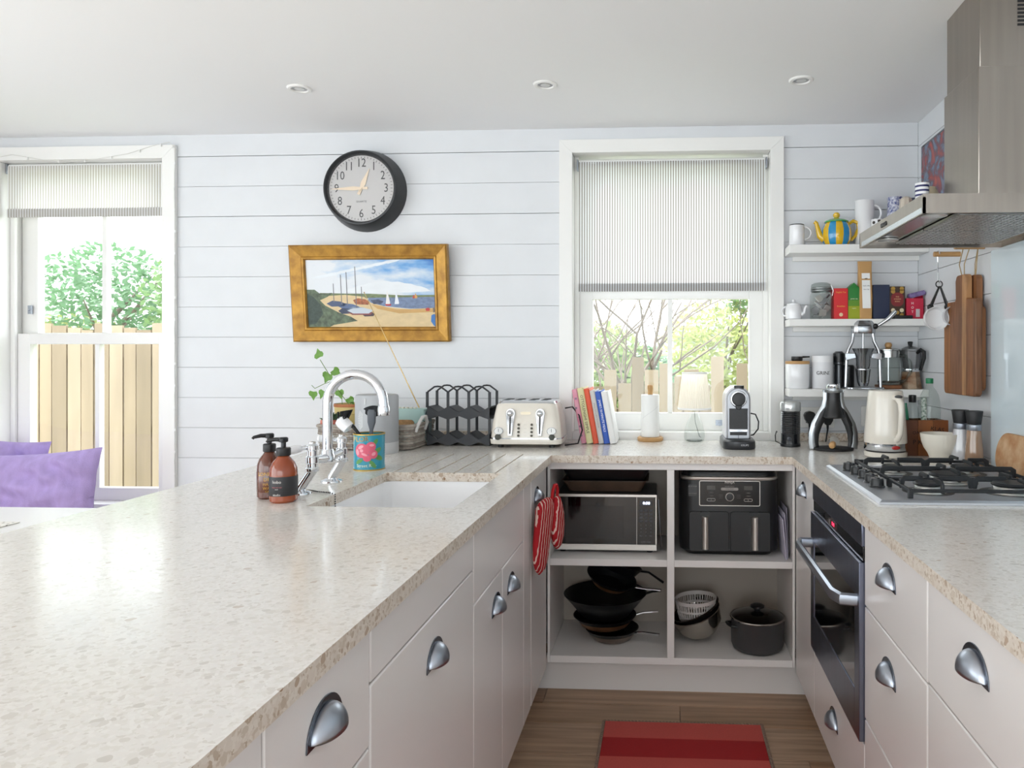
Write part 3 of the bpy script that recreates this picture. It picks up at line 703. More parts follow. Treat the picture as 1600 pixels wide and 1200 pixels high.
# ================================================================ painting, top leaning off the wall
pb = onY(580, 533, YB-.03)
PW, PH = .712, .43
t = thing('framed_painting', 'gilt framed seaside painting of boats drawn up on a beach', 'painting', (pb.x, YB-.002, pb.z), rx=rad(6.2))
gilt = mat('gilt_frame', '#c0913f', .4, .45, noise=(25, .35, (1, 1, 1)), c2='#93692c')
fw, fd = .066, .035
def side(pts, nm='frame_side'):
    """mitred moulding from outer pair to inner pair, profile rises from the inner slip to the outer edge"""
    (ax, az), (bx_, bz), (cx, cz), (dx, dz) = pts     # outer a->b, inner c->d (c next to b)
    def L2(p, q, k): return (p[0]+(q[0]-p[0])*k, p[1]+(q[1]-p[1])*k)
    prof = [(0, 0), (0, -.03), (.1, -.036), (.2, -.034), (.75, -.022), (.82, -.026), (.92, -.024), (1, -.016), (1, 0)]
    A = []; B = []
    for k, y in prof:
        p = L2((ax, az), (dx, dz), k); q = L2((bx_, bz), (cx, cz), k); A.append((p[0], y, p[1])); B.append((q[0], y, q[1]))
    MB().rings([A, B]).build(nm, gilt, t, smooth=False)
x0, x1 = -PW/2, PW/2; i0, i1 = x0+fw, x1-fw; b0, b1 = fw, PH-fw
side([(x0, PH), (x1, PH), (i1, b1), (i0, b1)]); side([(x1, 0), (x0, 0), (i0, b0), (i1, b0)]); side([(x0, 0), (x0, PH), (i0, b1), (i0, b0)]); side([(x1, PH), (x1, 0), (i1, b0), (i1, b1)])
cw, ch = i1-i0, b1-b0
# canvas: procedural sky, then painted shapes as thin paint layers
skm = bpy.data.materials.new('painted_sky'); skm.use_nodes = True; nt = skm.node_tree; b = nt.nodes['Principled BSDF']; L = nt.links
tc = nt.nodes.new('ShaderNodeTexCoord'); mp = nt.nodes.new('ShaderNodeMapping'); mp.inputs['Scale'].default_value = (5, 1, 14); mp.inputs['Rotation'].default_value = (0, rad(22), 0); L.new(tc.outputs['Object'], mp.inputs[0])
n = nt.nodes.new('ShaderNodeTexNoise'); n.inputs['Scale'].default_value = 1.3; n.inputs['Detail'].default_value = 6; L.new(mp.outputs[0], n.inputs['Vector'])
sp = nt.nodes.new('ShaderNodeSeparateXYZ'); L.new(tc.outputs['Object'], sp.inputs[0])
ma = nt.nodes.new('ShaderNodeMath'); ma.operation = 'MULTIPLY_ADD'; ma.inputs[1].default_value = .75; L.new(sp.outputs[0], ma.inputs[0])
mz = nt.nodes.new('ShaderNodeMath'); mz.operation = 'MULTIPLY_ADD'; mz.inputs[1].default_value = 1.3; mz.inputs[2].default_value = -.82; L.new(sp.outputs[2], mz.inputs[0])
ad = nt.nodes.new('ShaderNodeMath'); ad.operation = 'ADD'; L.new(n.outputs['Fac'], ma.inputs[2]); L.new(ma.outputs[0], ad.inputs[0]); L.new(mz.outputs[0], ad.inputs[1])
rp = nt.nodes.new('ShaderNodeValToRGB'); e = rp.color_ramp.elements; e[0].position = .0; e[0].color = lin('#dfe3e8'); e[1].position = .42; e[1].color = lin('#2f74c4')
q = e.new(.13); q.color = lin('#b9cde2'); q = e.new(.26); q.color = lin('#6fa5da')
L.new(ad.outputs[0], rp.inputs[0]); L.new(rp.outputs[0], b.inputs['Base Color']); b.inputs['Roughness'].default_value = .45
MB().box(i0-.004, i1+.004, -.012, -.006, b0-.004, b1+.004).build('canvas', skm, t, smooth=False)
def paint(nm, pts, c, k, rgh=.5, nz=None):
    """pts are fractions (0..1 from left, 0..1 from top) of the picture"""
    m_ = mat('paint_'+c.strip('#')+('n' if nz else ''), c, rgh, noise=nz)
    P = [(i0+x*cw, b1-y*ch) for x, y in pts]
    return MB().prism(P, -.0122-k*.00012, -.0118, 'y').build(nm, m_, t, smooth=False)
nzs = (60, .35, (1, 1, 2))
paint('painted_cloud', [(.3, .47), (.33, .43), (.37, .42), (.4, .385), (.45, .37), (.49, .345), (.54, .335), (.58, .31), (.63, .315), (.67, .33), (.72, .325), (.77, .35), (.82, .36), (.86, .39), (.9, .4), (.94, .43), (.97, .47), (.8, .49), (.6, .495), (.4, .49)], '#e9edf1', .5, nz=(9, .08, (1, 1, 3)))
for k_ in range(7):
    x_, y_ = .04+.09*k_, .27-.036*k_
    paint('painted_cloud', [(x_, y_), (x_+.05, y_-.035), (x_+.13, y_-.06), (x_+.18, y_-.075), (x_+.14, y_-.03), (x_+.07, y_+.005)], '#e6ecf2', .5+.05*k_, nz=(9, .08, (1, 1, 3)))
paint('painted_far_shore', [(.1, .49), (.3, .5), (.5, .505), (.75, .53), (1, .525), (1, .57), (.5, .575), (.1, .56)], '#7c8a62', 1, nz=nzs)
paint('painted_sea', [(.48, .565), (.75, .56), (1, .555), (1, .73), (.8, .73), (.6, .69), (.48, .64)], '#7d8fb0', 2, nz=nzs)
paint('painted_sand', [(.1, .54), (.3, .52), (.45, .55), (.5, .64), (.62, .7), (.8, .735), (1, .72), (1, 1), (0, 1), (0, .6)], '#dfc699', 3, nz=(30, .12, (1, 1, 2)))
paint('painted_sand', [(.5, .66), (.7, .74), (1, .73), (1, .78), (.72, .8), (.55, .73)], '#d0a566', 4, nz=(30, .12, (1, 1, 2)))
paint('painted_hedge', [(0, .44), (.06, .44), (.1, .5), (.2, .49), (.16, .55), (.1, .6), (.14, .68), (.24, .78), (.34, .85), (.39, .91), (.3, .94), (.2, .97), (.17, 1), (0, 1)], '#6b7c62', 6, nz=(55, .65, (1, 1, 1)))
paint('painted_hedge', [(0, .5), (.05, .55), (.1, .66), (.12, .8), (.06, .95), (0, .97)], '#3f5148', 7, nz=(70, .5, (1, 1, 1)))
paint('painted_crowd', [(.36, .6), (.4, .57), (.46, .59), (.49, .63), (.48, .67), (.38, .66)], '#c0714a', 7, nz=(90, .6, (1, 1, 1)))
paint('painted_crowd', [(.5, .6), (.56, .59), (.6, .62), (.58, .66), (.52, .66)], '#56607c', 7, nz=(90, .6, (1, 1, 1)))
for x, y, w_, c1 in ((.15, .65, .16, '#4a5878'), (.24, .69, .17, '#5a6d92'), (.3, .74, .2, '#8fa0b8'), (.24, .76, .12, '#39435c'), (.42, .8, .11, '#4d3a40')):
    paint('painted_boat', [(x, y), (x+w_*.3, y-.045), (x+w_*.7, y-.03), (x+w_, y+.01), (x+w_*.85, y+.04), (x+w_*.25, y+.045)], c1, 8)
paint('painted_boat', [(.31, .755), (.36, .72), (.44, .715), (.52, .75), (.48, .8), (.36, .8)], '#c3ccd6', 9)
paint('painted_boat', [(.31, .775), (.36, .8), (.48, .8), (.52, .77), (.49, .82), (.35, .82)], '#8b4a4a', 9.5)
for x, y0_, y1_ in ((.21, .35, .63), (.27, .22, .66), (.315, .18, .68), (.385, .1, .71), (.43, .4, .6)):
    paint('painted_mast', [(x-.0025, y0_), (x+.0015, y0_), (x+.003, y1_), (x-.003, y1_)], '#77757a', 9)
for x, y0_, y1_, w_, c1 in ((.63, .45, .66, .035, '#e9e6e4'), (.7, .46, .66, .035, '#e4e8f0'), (.85, .5, .575, .025, '#dca35e'), (.835, .52, .575, .02, '#c9543e')):
    paint('painted_sail', [(x, y0_), (x+w_*.6, y1_-.02), (x+w_*.5, y1_), (x-w_*.4, y1_)], c1, 9)
paint('painted_boat', [(.61, .66), (.66, .66), (.655, .685), (.62, .685)], '#b5373c', 9.6)
paint('painted_buoy', [(.925, .73), (.945, .715), (.96, .73), (.955, .765), (.93, .765)], '#c03f36', 9)
paint('painted_figure', [(.97, .83), (.99, .81), (1, .82), (1, 1), (.985, .98), (.965, .92)], '#3f79bd', 9)
paint('painted_figure', [(.982, .72), (.995, .71), (1, .78), (.985, .79)], '#7b6a58', 9)

# ================================================================ tap
t = thing('bridge_tap', 'chrome bridge mixer tap with swan neck spout behind the sink', 'tap', (-.95, 2.021, ZT))
b = MB()
for s_ in (-1, 1):
    by = s_*.0935; py = s_*.09
    b = MB(); b.lathe([(.031, 0), (.03, .004), (.02, .008), (.016, .01)], 24, (-.032, by, 0)).tube([(-.032, by, .006), (-.03, by, .016), (-.004, py, .054), (0, py, .066)], [.0125, .0125, .0125, .014], 14)
    b.build('leg', chrome, t)
    b = MB(); b.lathe([(.0155, .058), (.0175, .061), (.0175, .068), (.0145, .071), (.0145, .08), (.017, .083), (.017, .098), (.0125, .102), (.0125, .115), (.015, .118), (.015, .128), (.009, .134), (.009, .139), (0, .14)], 22, (0, py, 0)); v_ = b.build('valve', chrome, t)
    hd = MB()
    a = Vector((-.012, py, .124)); d = Vector((-.75, -.6 if s_ < 0 else -.35, -.12 if s_ < 0 else .1)).normalized()
    hd.tube([a, a+d*.016], [.007, .006], 10).tube([a+d*.05, a+d*.054], .0085, 10)
    hd.build('lever', chrome, v_)
    MB().tube([a+d*.014, a+d*.018, a+d*.035, a+d*.052, a+d*.056], [.006, .009, .0115, .0105, .006], 12).build('lever_grip', china, v_)
MB().tube([(0, -.09, .09), (0, 0, .082), (0, .09, .09)], [.011, .0135, .011], 12).build('bridge', chrome, t)
MB().lathe([(.016, .07), (.02, .074), (.02, .092), (.017, .096), (.017, .104), (.0145, .108)], 20).build('swivel', chrome, t)
sp_ = [(0, 0, .1), (0, 0, .2)]+[(.08+.08*math.cos(rad(a)), 0, .238+.08*math.sin(rad(a))) for a in range(180, -1, -12)]+[(.161, 0, .228)]
MB().tube(sp_, .0138, 16).build('spout', chrome, t)
MB().lathe([(.0155, .203), (.0165, .206), (.0165, .224), (.0145, .23)], 20, (.161, 0, 0)).build('aerator', chrome, t)

# ================================================================ soap bottles
amber = mat('amber_plastic', '#9c4516', .12, coat=.5, c2='#7a300d', noise=(8, .2, (1, 1, 1))); amberd = mat('amber_plastic_dark', '#5e2c18', .12, coat=.5)
def bottle(label, p, h, r, body, lab, spin, texts):
    t = thing('pump_bottle', label, 'bottle', p, group='amber pump bottles', rz=spin)
    k = h/.165
    MB().lathe([(r*.86, 0), (r, .005), (r, .07*k), (r*.97, .085*k), (r*.8, .1*k), (r*.5, .112*k), (r*.4, .117*k)], 32).build('body', body, t)
    MB().lathe([(r+.0004, .018*k), (r+.0006, .0185*k), (r+.0006, .066*k), (r+.0004, .0665*k)], 32, cap0=False, cap1=False).build('label', lab, t)
    MB().lathe([(r*.5, .117*k), (r*.52, .119*k), (r*.52, .135*k), (r*.46, .137*k), (.006, .138*k), (.006, .15*k)], 24).build('collar', black, t)
    n_ = MB(); n_.lathe([(.0065, .15*k), (.011, .152*k), (.0115, .16*k), (.009, .163*k)], 18).tube([(0, 0, .157*k), (-.02, -.004, .158*k), (-.036, -.008, .155*k), (-.039, -.009, .151*k)], [.006, .0052, .004, .0035], 10)
    n_.build('pump', black, t)
    for z, s_, tx, m_ in texts: text(t, tx, s_, m_, (0, -r-.0008, z*k), bend=r)
lab_b = mat('label_charcoal', '#2b2a2c', .5); lw = mat('label_white_print', '#d8d4cf', .6); lp_ = mat('label_pink_print', '#b5656b', .6); ly = mat('label_yellow_print', '#d0a037', .6)
p = onZ(443, 787); p = back(p, .032)
bottle('amber pump bottle with charcoal label, the front one of the two by the sink', p, .165, .0335, amber, lab_b, .0, [(.054, .011, 'hobo', lw), (.041, .005, 'soap and salt', lp_), (.036, .004, 'wash', lw), (.022, .008, 'studio', lw)])
p = onZ(421, 781); p = back(p, .033)
bottle('darker amber pump bottle with yellow lettering behind the front one', p, .17, .03, amberd, amberd, .45, [(.063, .013, 'LONDON', ly), (.05, .013, 'DRY', ly), (.038, .01, 'HAND', ly), (.028, .01, 'WASH', ly), (.02, .007, 'CARE', ly)])

# ================================================================ floral tin with brushes
p = onZ(577, 736); p = back(p, .048)
t = thing('floral_tin', 'turquoise floral tin holding washing-up brushes beside the sink', 'tin', p, rz=rad(19))
turq = mat('tin_turquoise', '#1f93ac', .3, coat=.4); tgold = mat('tin_gold', '#b99a4b', .35, .6)
r = .049; H = .118
prof = [(r, .004)]+[(r-(.0008 if i % 2 else 0), .012+i*.004) for i in range(24)]+[(r, H-.004)]
MB().lathe([(r-.003, .002)]+prof, 40, cap1=False).lathe([(r-.002, .004), (r-.002, H-.003)], 40, cap0=False, cap1=False).build('body', turq, t)
MB().lathe([(r+.0015, H-.004), (r+.0015, H), (r-.002, H), (r-.002, H-.004)], 40, cap0=False, cap1=False).build('rim', tgold, t)
MB().lathe([(r+.001, 0), (r+.0012, .004), (r-.003, .004), (r-.003, 0)], 40).build('foot_ring', tgold, t)
def decal(nm, blobs, mt, off=.0006):
    m = MB()
    for (x, z, rx_, rz_, rot, k) in blobs:
        V = []; n_ = 14
        for q_ in (.02, .35, .7, 1):
            for i in range(n_):
                a = 2*PI*i/n_; u = x+q_*(rx_*math.cos(a)*math.cos(rot)-rz_*math.sin(a)*math.sin(rot)); w_ = z+q_*(rx_*math.cos(a)*math.sin(rot)+rz_*math.sin(a)*math.cos(rot))
                V.append(((r+off+k)*math.sin(u/r), -(r+off+k)*math.cos(u/r), w_))
        m.add(V, [tuple(range(n_))]+[(j*n_+i, j*n_+(i+1) % n_, (j+1)*n_+(i+1) % n_, (j+1)*n_+i) for j in range(3) for i in range(n_)])
    return m.build(nm, mt, t, smooth=False)
pink = mat('rose_pink', '#e0617a', .4); pinkl = mat('rose_light', '#f3a3b0', .4); lgreen = mat('leaf_print', '#5f9a52', .4)
K_ = 1.45
def bl(L_): return [(-.004+x*K_, .058+(z-.054)*K_*.85, a*K_, b_*K_*.9, r_, k) for x, z, a, b_, r_, k in L_]
decal('leaf_print', bl([(.022, .058, .012, .006, .6, 0), (.026, .04, .011, .006, -.4, 0), (-.018, .032, .01, .005, -2.6, 0), (.012, .024, .011, .005, -.9, 0), (.018, .082, .008, .005, .9, 0)]), lgreen)
decal('rose_print', bl([(-.012, .06, .017, .018, 0, .0002), (.008, .07, .011, .012, .5, .0002), (.013, .05, .01, .011, -.4, .0002), (0, .04, .009, .008, 0, .0002)]), pink)
decal('rose_petals', bl([(-.014, .069, .007, .004, .5, .0005), (-.022, .056, .004, .008, .2, .0005), (-.006, .05, .007, .003, -.4, .0005), (.01, .074, .005, .003, 0, .0005), (.014, .051, .005, .004, .7, .0005), (-.012, .06, .004, .004, 0, .0006)]), pinkl)
text(t, 'FLORAL', .022, tgold, (-.012, -r-.0012, .102), bend=r, sx=.95)
text(t, 'Street Rose', .0145, mat('tin_cream_print', '#dcecd9', .5), (-.004, -r-.0014, .017), bend=r)
# brushes standing in it
bgrey = mat('brush_grey', '#55595f', .5)
t2 = thing('dish_brush', 'dark grey dish brush standing head up in the floral tin', 'brush', (p.x+.004, p.y+.0, p.z+.004), rx=rad(4), ry=rad(3))
MB().rings([rrect(.014, .007, .003, .004), rrect(.014, .007, .003, .1), rrect(.012, .007, .003, .125), rrect(.026, .012, .005, .15), rrect(.028, .014, .006, .185), rrect(.02, .012, .005, .192)]).build('handle', bgrey, t2)
bm_ = MB()
for i in range(26):
    a = -1.2+2.4*i/25
    for j in (-1, 0, 1): bm_.rod((.011*math.sin(a), .004*j, .186), (.03*math.sin(a), .014+.012*j, .187+.014*math.cos(a)), .0013, 5)
for s_ in (-1, 1):
    for i in range(9): bm_.rod((s_*.013, .004, .17+.002*i), (s_*.026, .012, .176+.002*i), .0012, 5)
bm_.build('bristles', mat('bristle_black', '#1f2226', .8), t2)
t2 = thing('bamboo_dish_brush', 'white dish brush with black bristles leaning left out of the floral tin', 'brush', (p.x-.006, p.y-.012, p.z+.012), ry=rad(-9))
b = MB(); b.tube([(.012, 0, 0), (0, 0, .06), (-.004, 0, .1), (-.02, -.002, .13), (-.034, -.003, .15)], [.004, .0045, .005, .006, .006], 10).build('handle', blackm, t2)
b = MB().at((-.052, -.004, .15), ry=rad(-38)); b.lathe([(.014, -.03), (.02, -.026), (.022, .0), (.019, .014), (.008, .02)], 22).build('head', china, t2)
b = MB()
for i in range(90):
    a, rr = R.uniform(0, 6.28), R.uniform(0, .017); o_ = Vector((rr*math.cos(a), rr*math.sin(a), 0)); q = Matrix.Rotation(rad(38), 3, 'Y')
    s0 = Vector((-.052, -.004, .15)); dv = Vector((.35, 0, 1)).normalized()
    b.rod(s0+o_+dv*.012, s0+o_*1.5+dv*.04, .0011, 4)
b.build('bristles', mat('bristle_black', '#1f2226', .8), t2)

# ================================================================ grey caddy with brush drawing
p = onZ(589, 711); p = back(p, .075)
t = thing('food_caddy', 'tall grey oval bin with white band at its foot', 'bin', p)
cgrey = mat('caddy_grey', '#aeb0b3', .45); cgl = mat('caddy_pale', '#cfcfd0', .45)
MB().lathe([(.078, .0), (.08, .004), (.08, .04), (.079, .043)], 40).build('base', cgl, t)
MB().lathe([(.079, .043), (.08, .045), (.0795, .215), (.077, .221), (.07, .223)], 40).build('body', cgrey, t)
m = MB()
for s_ in (-1, 1):
    for i in range(13):
        a = rad(-50+100*i/12)
        for k in range(5):
            u0, u1 = .02+.003*k, .023+.003*k
            x0_, z0_ = s_*(.012+.016*k/4*math.cos(a)), .13+.03*math.sin(a)+.012*k/4*math.sin(a)
            x1_, z1_ = s_*(.012+.02*(k+.8)/4*math.cos(a)), .13+.03*math.sin(a)+.014*(k+.8)/4*math.sin(a)
            rr = .0803
            def q_(x, z, w_): return [((rr)*math.sin((x-.012)/rr), -(rr)*math.cos((x-.012)/rr), z-w_), ((rr)*math.sin((x-.012)/rr), -(rr)*math.cos((x-.012)/rr), z+w_)]
            A, B = q_(x0_, z0_, .0007), q_(x1_, z1_, .0007); m.add([A[0], B[0], B[1], A[1]], [(0, 1, 2, 3)])
m.build('printed_motif', whitep, t, smooth=False)
MB().box(-.0135, -.0115, -.0815, -.0795, .19, .21).build('printed_mark', whitep, t)

# ================================================================ wicker tray with its contents
TX0, TX1, TY0, TY1 = -1.372, -.99, 2.818, 3.11
t = thing('wicker_tray', 'whitewashed wicker tray basket behind the grey bin', 'basket', ((TX0+TX1)/2, (TY0+TY1)/2, ZT))
wick = [mat('wicker_%d' % i, c, .8, noise=(40, .3, (1, 1, 1))) for i, c in enumerate(['#b0a69b', '#9b9087', '#c4bcb2'])]
ww, dd = TX1-TX0, TY1-TY0
MB().rbox(ww-.02, dd-.02, .002, .01, .03).build('base', wick[1], t)
def loop(w_, d, r_, z, n_, amp, ph):
    base = rrect(w_, d, r_, z, 4); P = []
    k = len(base); L_ = []
    for i in range(k):
        a, b_ = Vector(base[i]), Vector(base[(i+1) % k]); s_ = max(1, int((b_-a).length/.011))
        for j in range(s_): P.append(a.lerp(b_, j/s_))
    out = []
    for i, v in enumerate(P):
        d_ = Vector((v.x, v.y, 0)).normalized(); out.append(tuple(v+d_*amp*(1 if (i+ph) % 2 else -1)))
    return out
for k in range(9):
    MB().tube(loop(ww-.012+.0012*k, dd-.012+.0012*k, .03, .008+.0095*k, 4, .0032, k), .0048, 6, closed=True).build('weave', wick[k % 3], t)
MB().tube(loop(ww+.002, dd+.002, .03, .094, 4, .001, 0), .0075, 7, closed=True).build('rim', wick[0], t)
MB().tube([(ww/2+.004, -.11, .07), (ww/2+.014, -.108, .1), (ww/2+.018, -.07, .125), (ww/2+.018, -.03, .125), (ww/2+.014, .0, .1), (ww/2+.004, .0, .07)], .007, 8).build('handle', mat('rope_white', '#d9d7d4', .8), t)
zt = ZT+.011
# yellow pot with ivy
pc = onY(550, 640, 2.98)
t = thing('potted_ivy', 'pale yellow pot with a trailing green ivy in the wicker tray', 'plant', (pc.x, 2.98, zt))
MB().lathe([(.048, 0), (.063, .12), (.067, .122), (.07, .16), (.066, .162), (.063, .15), (.05, .02)], 32, cap1=True).build('pot', mat('pot_yellow', '#d3bd7c', .5, noise=(12, .15, (1, 1, 1))), t)
MB().lathe([(.0625, .148), (.0, .15)], 24, cap0=False).build('soil', mat('soil', '#4a3626', .9), t)
MB().lathe([(.0705, .15), (.0715, .156), (.07, .1625), (.066, .1625)], 32, cap0=False, cap1=False).build('rim', mat('pot_terracotta', '#a9683c', .6), t)
def P3(x, y, Y=2.96): return onY(x, y, Y)-Vector((pc.x, 2.98, zt))
stem = mat('ivy_stem', '#6f8a4b', .6); leafg = mat('ivy_leaf', '#6f9f45', .45, noise=(60, .25, (1, 1, 1)))
vines = [[(548, 636), (530, 612), (520, 595), (508, 575), (500, 562)], [(535, 634), (534, 622)], [(550, 636), (545, 625)], [(520, 595), (506, 600), (492, 607), (487, 602)], [(508, 640), (512, 628), (516, 615)]]
for v in vines:
    MB().tube([P3(x, y) for x, y in v], .0014, 6).build('vine', stem, t)
def ivy_leaf(x, y, s, rot, tilt):
    a = P3(x, y); pts = [(0, 0), (.35, .1), (.5, -.12), (.42, -.4), (.22, -.55), (0, -1.0), (-.22, -.55), (-.42, -.4), (-.5, -.12), (-.35, .1)]
    V = [(px*s, -abs(px)*s*.25, pz*s) for px, pz in pts]
    m = MB().at(tuple(a), rx=tilt, ry=rot); m.add(V+[(0, .001, -.4*s)], [(i, (i+1) % 10, 10) for i in range(10)])
    m.build('leaf', leafg, t, ang=80)
for a in ((500, 558, .052, 2.7, .3), (514, 584, .058, .5, .2), (521, 578, .05, -.9, .3), (490, 612, .048, .1, .2), (506, 611, .045, .3, -.3), (530, 610, .05, -.2, .2), (545, 622, .045, -.6, .3), (516, 630, .035, .4, .3), (549, 628, .03, 2.9, .2)): ivy_leaf(a[0], a[1], a[2]*.82, a[3], a[4])
# red tin with succulent
pc2 = onY(516, 672, 2.875)
t = thing('potted_succulent', 'small red printed pot with a dark green succulent in the wicker tray', 'plant', (pc2.x, 2.875, zt))
MB().lathe([(.033, 0), (.036, .004), (.037, .1), (.035, .104), (.031, .1), (.0, .098)], 28).build('pot', mat('pot_red', '#b9473a', .45, noise=(60, .35, (1, 1, 1)), c2='#d9a58f'), t)
m = MB()
for i in range(34):
    a, e = R.uniform(0, 6.28), R.uniform(.3, 1.4); d = Vector((math.cos(a)*math.cos(e), math.sin(a)*math.cos(e), math.sin(e)))
    o_ = Vector((R.uniform(-.018, .018), R.uniform(-.018, .018), .1)); m.tube([o_, o_+d*.02, o_+d*.036], [.004, .005, .0008], 6)
m.build('leaves', mat('succulent_green', '#3c5a38', .5), t)
# small yellow cup
pc3 = onY(549, 660, 2.868)
t = thing('yellow_cup', 'small bright yellow cup in the wicker tray beside the grey bin', 'cup', (pc3.x, 2.868, zt))
MB().lathe([(.022, 0), (.03, .01), (.032, .075), (.029, .075), (.026, .01)], 24).build('body', mat('cup_yellow', '#d4b83d', .3), t)
# radio
pr = onY(642, 660, 3.02)
t = thing('portable_radio', 'mint green portable radio with a long telescopic aerial', 'radio', (pr.x, 3.02, zt), rz=rad(-8))
mint = mat('radio_mint', '#a9c6c0', .45); minte = mat('radio_grey', '#6f7f7f', .5)
MB().rbox(.15, .07, 0, .14, .012).build('body', mint, t, bevel=.003)
MB().box(.076, .08, -.03, .03, .01, .13).build('side_panel', minte, t, bevel=.002)
MB().prism(rr2(.075, .05, .014, 5, -.005, .07), -.039, -.0345, 'y').build('speaker_grille', mat('speaker_tan', '#b58b5b', .7, noise=(120, .4, (1, 1, 1))), t)
for i in range(5): MB().box(-.05+i*.018, -.04+i*.018, -.02, -.008, .14, .146).build('button', mat('radio_button', '#ddd8c8', .5), t, bevel=.001)
a0 = onY(655, 637, 3.03); a1 = onY(569, 457, 3.0)
Mi = Matrix.Rotation(rad(8), 3, 'Z'); A0 = Mi @ (a0-Vector((pr.x, 3.02, zt))); A1 = Mi @ (a1-Vector((pr.x, 3.02, zt)))
b = MB(); k = 5
for i in range(k): b.rod(A0.lerp(A1, i/k), A0.lerp(A1, (i+1)/k), .0026-.0003*i, 8)
b.ball(tuple(A1), .0028, 8, 6); b.build('aerial', mat('aerial_brass', '#b39a6a', .25, 1), t)
MB().tube([(.02, -.045, .02), (.05, -.06, .05), (.085, -.05, .09), (.06, -.03, .1), (.03, -.04, .06)], .0022, 6).build('cable', blackm, t)

# ================================================================ honeycomb bottle rack
pk = back(onZ(723, 697), .07)
t = thing('bottle_rack', 'dark grey honeycomb bottle rack between the basket and the toaster', 'rack', (pk.x, pk.y, ZT))
rk = mat('rack_grey', '#36383c', .55); cwid = .0865; dep = .065
us = [(-1.5+i)*cwid for i in range(4)]
for y_ in (-dep, dep):
    for u in us:
        for z0_, z1_ in ((.05, .112), (.158, .222)):
            MB().box(u-.0055, u+.0055, y_-.003, y_+.003, z0_, z1_).build('upright', rk, t, bevel=.001)
    for i in range(3):
        a, b_ = us[i], us[i+1]; m_ = (a+b_)/2
        MB().tube([(a, y_, .216), (a+.003, y_, .223), (m_-.013, y_, .243), (m_, y_, .2445), (m_+.013, y_, .243), (b_-.003, y_, .223), (b_, y_, .216)], .0052, 8, sy=.7).build('arch', rk, t)
for bu, tu, bc, tc_ in ((.0, .054, .016, .026), (.108, .162, .124, .136)):
    for i in range(3):
        u0, u1 = us[i], us[i+1]; c_ = (u0+u1)/2
        for ua in (u0, u1):
            web = [(ua, bu), (c_, bc), (c_, tc_), (ua, tu)]
            for y_ in (-dep, dep): MB().prism(web, y_-.003, y_+.003, 'y').build('web', rk, t, smooth=False)
            MB().prism([(ua, tu-.004), (c_, tc_-.004), (c_, tc_), (ua, tu)], -dep*.72, dep, 'y').build('fold', rk, t, smooth=False)
            MB().prism([(ua, bu), (c_, bc), (c_, bc+.004), (ua, bu+.004)], -dep, dep, 'y').build('fold', rk, t, smooth=False)

# ================================================================ toaster
pt = back(onZ(828, 700), .1)
t = thing('toaster', 'cream four-slot toaster with chrome levers left of the window', 'toaster', (pt.x, pt.y, ZT))
m = MB()
def trr(w_, d, z, r_): return rrect(w_, d, r_, z, 5)
m.rings([trr(.255, .19, .012, .02), trr(.288, .212, .016, .025), trr(.294, .218, .034, .03), trr(.29, .215, .04, .03)]).build('base', cream, t)
body = MB().rings([trr(.288, .213, .04, .03), trr(.278, .2, .1, .03), trr(.25, .176, .168, .03), trr(.238, .165, .178, .03)]).build('body', cream, t)
MB().rings([trr(.24, .167, .176, .03), trr(.23, .157, .186, .028), trr(.215, .145, .189, .025)]).build('top_plate', chrome, t)
MB().rings([trr(.295, .219, .036, .03), trr(.295, .219, .041, .03)]).build('trim_band', chrome, t)
for i in range(4): MB().box(-.09+i*.05-.013+(.008 if i > 1 else 0), -.09+i*.05+.013+(.008 if i > 1 else 0), -.06, .06, .1855, .1895).build('slot', blackm, t)
for sx in (-1, 1):
    for sy in (-1, 1): MB().cyl((sx*.105, sy*.075, 0), .012, .013, 14).build('foot', blackm, t)
def fy(z): return -(.1065 + (z-.04)/(.168-.04)*(.088-.1065))      # front face
til = math.atan2(.1065-.088, .128)
for sx in (-1, 1):
    m = MB().at((sx*.06, -.107, .048), rx=-til)
    m.prism(arc(0, .092, .019, 0, 180, 10)+[(-.0085, .0), (.0085, .0)], -.009, .002, 'y'); lv = m.build('lever_plate', chrome, t, bevel=.002)
    MB().at((sx*.06, -.107, .048), rx=-til).box(-.0028, .0028, -.0098, -.008, .008, .082).build('lever_slot', blackm, lv)
    MB().at((sx*.06, -.107, .048), rx=-til).ball((0, -.014, .09), .0135, 16, 10, sy=.9).build('lever_knob', chrome, lv)
    MB().at((sx*.107, -.1045, .068), rx=PI/2-til).lathe([(.018, 0), (.018, .004), (.016, .006)], 28, sx=1.05, sy=.85).build('gauge_rim', chrome, t)
    g_ = MB().at((sx*.107, -.1045, .068), rx=PI/2-til).lathe([(.0155, .0062), (.0155, .0066)], 28, sx=1.05, sy=.85).build('gauge', whitep, t)
    MB().at((sx*.107, -.1045, .068), rx=-til).box(-.0007, .0007, -.0074, -.0068, -.004, .009).build('gauge_needle', ink, g_)
    MB().at((sx*.109, -.107, .048-.004), rx=PI/2-til).lathe([(.012, 0), (.0115, .012), (.01, .013)], 22).build('dial', mat('toaster_knob', '#3f4238', .35), t)
    for k in range(4): MB().at((sx*.0265, -.1075+.0145*k*.14, .05+k*.0145), rx=PI/2-til).lathe([(.005, 0), (.005, .004), (.004, .005)], 14).build('button', mat('toaster_button', '#4b463c', .3, .4), t)
for k in range(4): text(t, '\u2013 \u2013', .008, mat('toaster_print', '#8d8778', .6), (0, -.1075+.0145*k*.14-.0006, .05+k*.0145), (PI/2-til, 0, 0))
MB().at((0, -.0925, .139), rx=-til).prism(rr2(.042, .011, .005, 4), -.002, .001, 'y').build('badge', mat('badge_cream', '#d8ccb4', .3, .4), t)
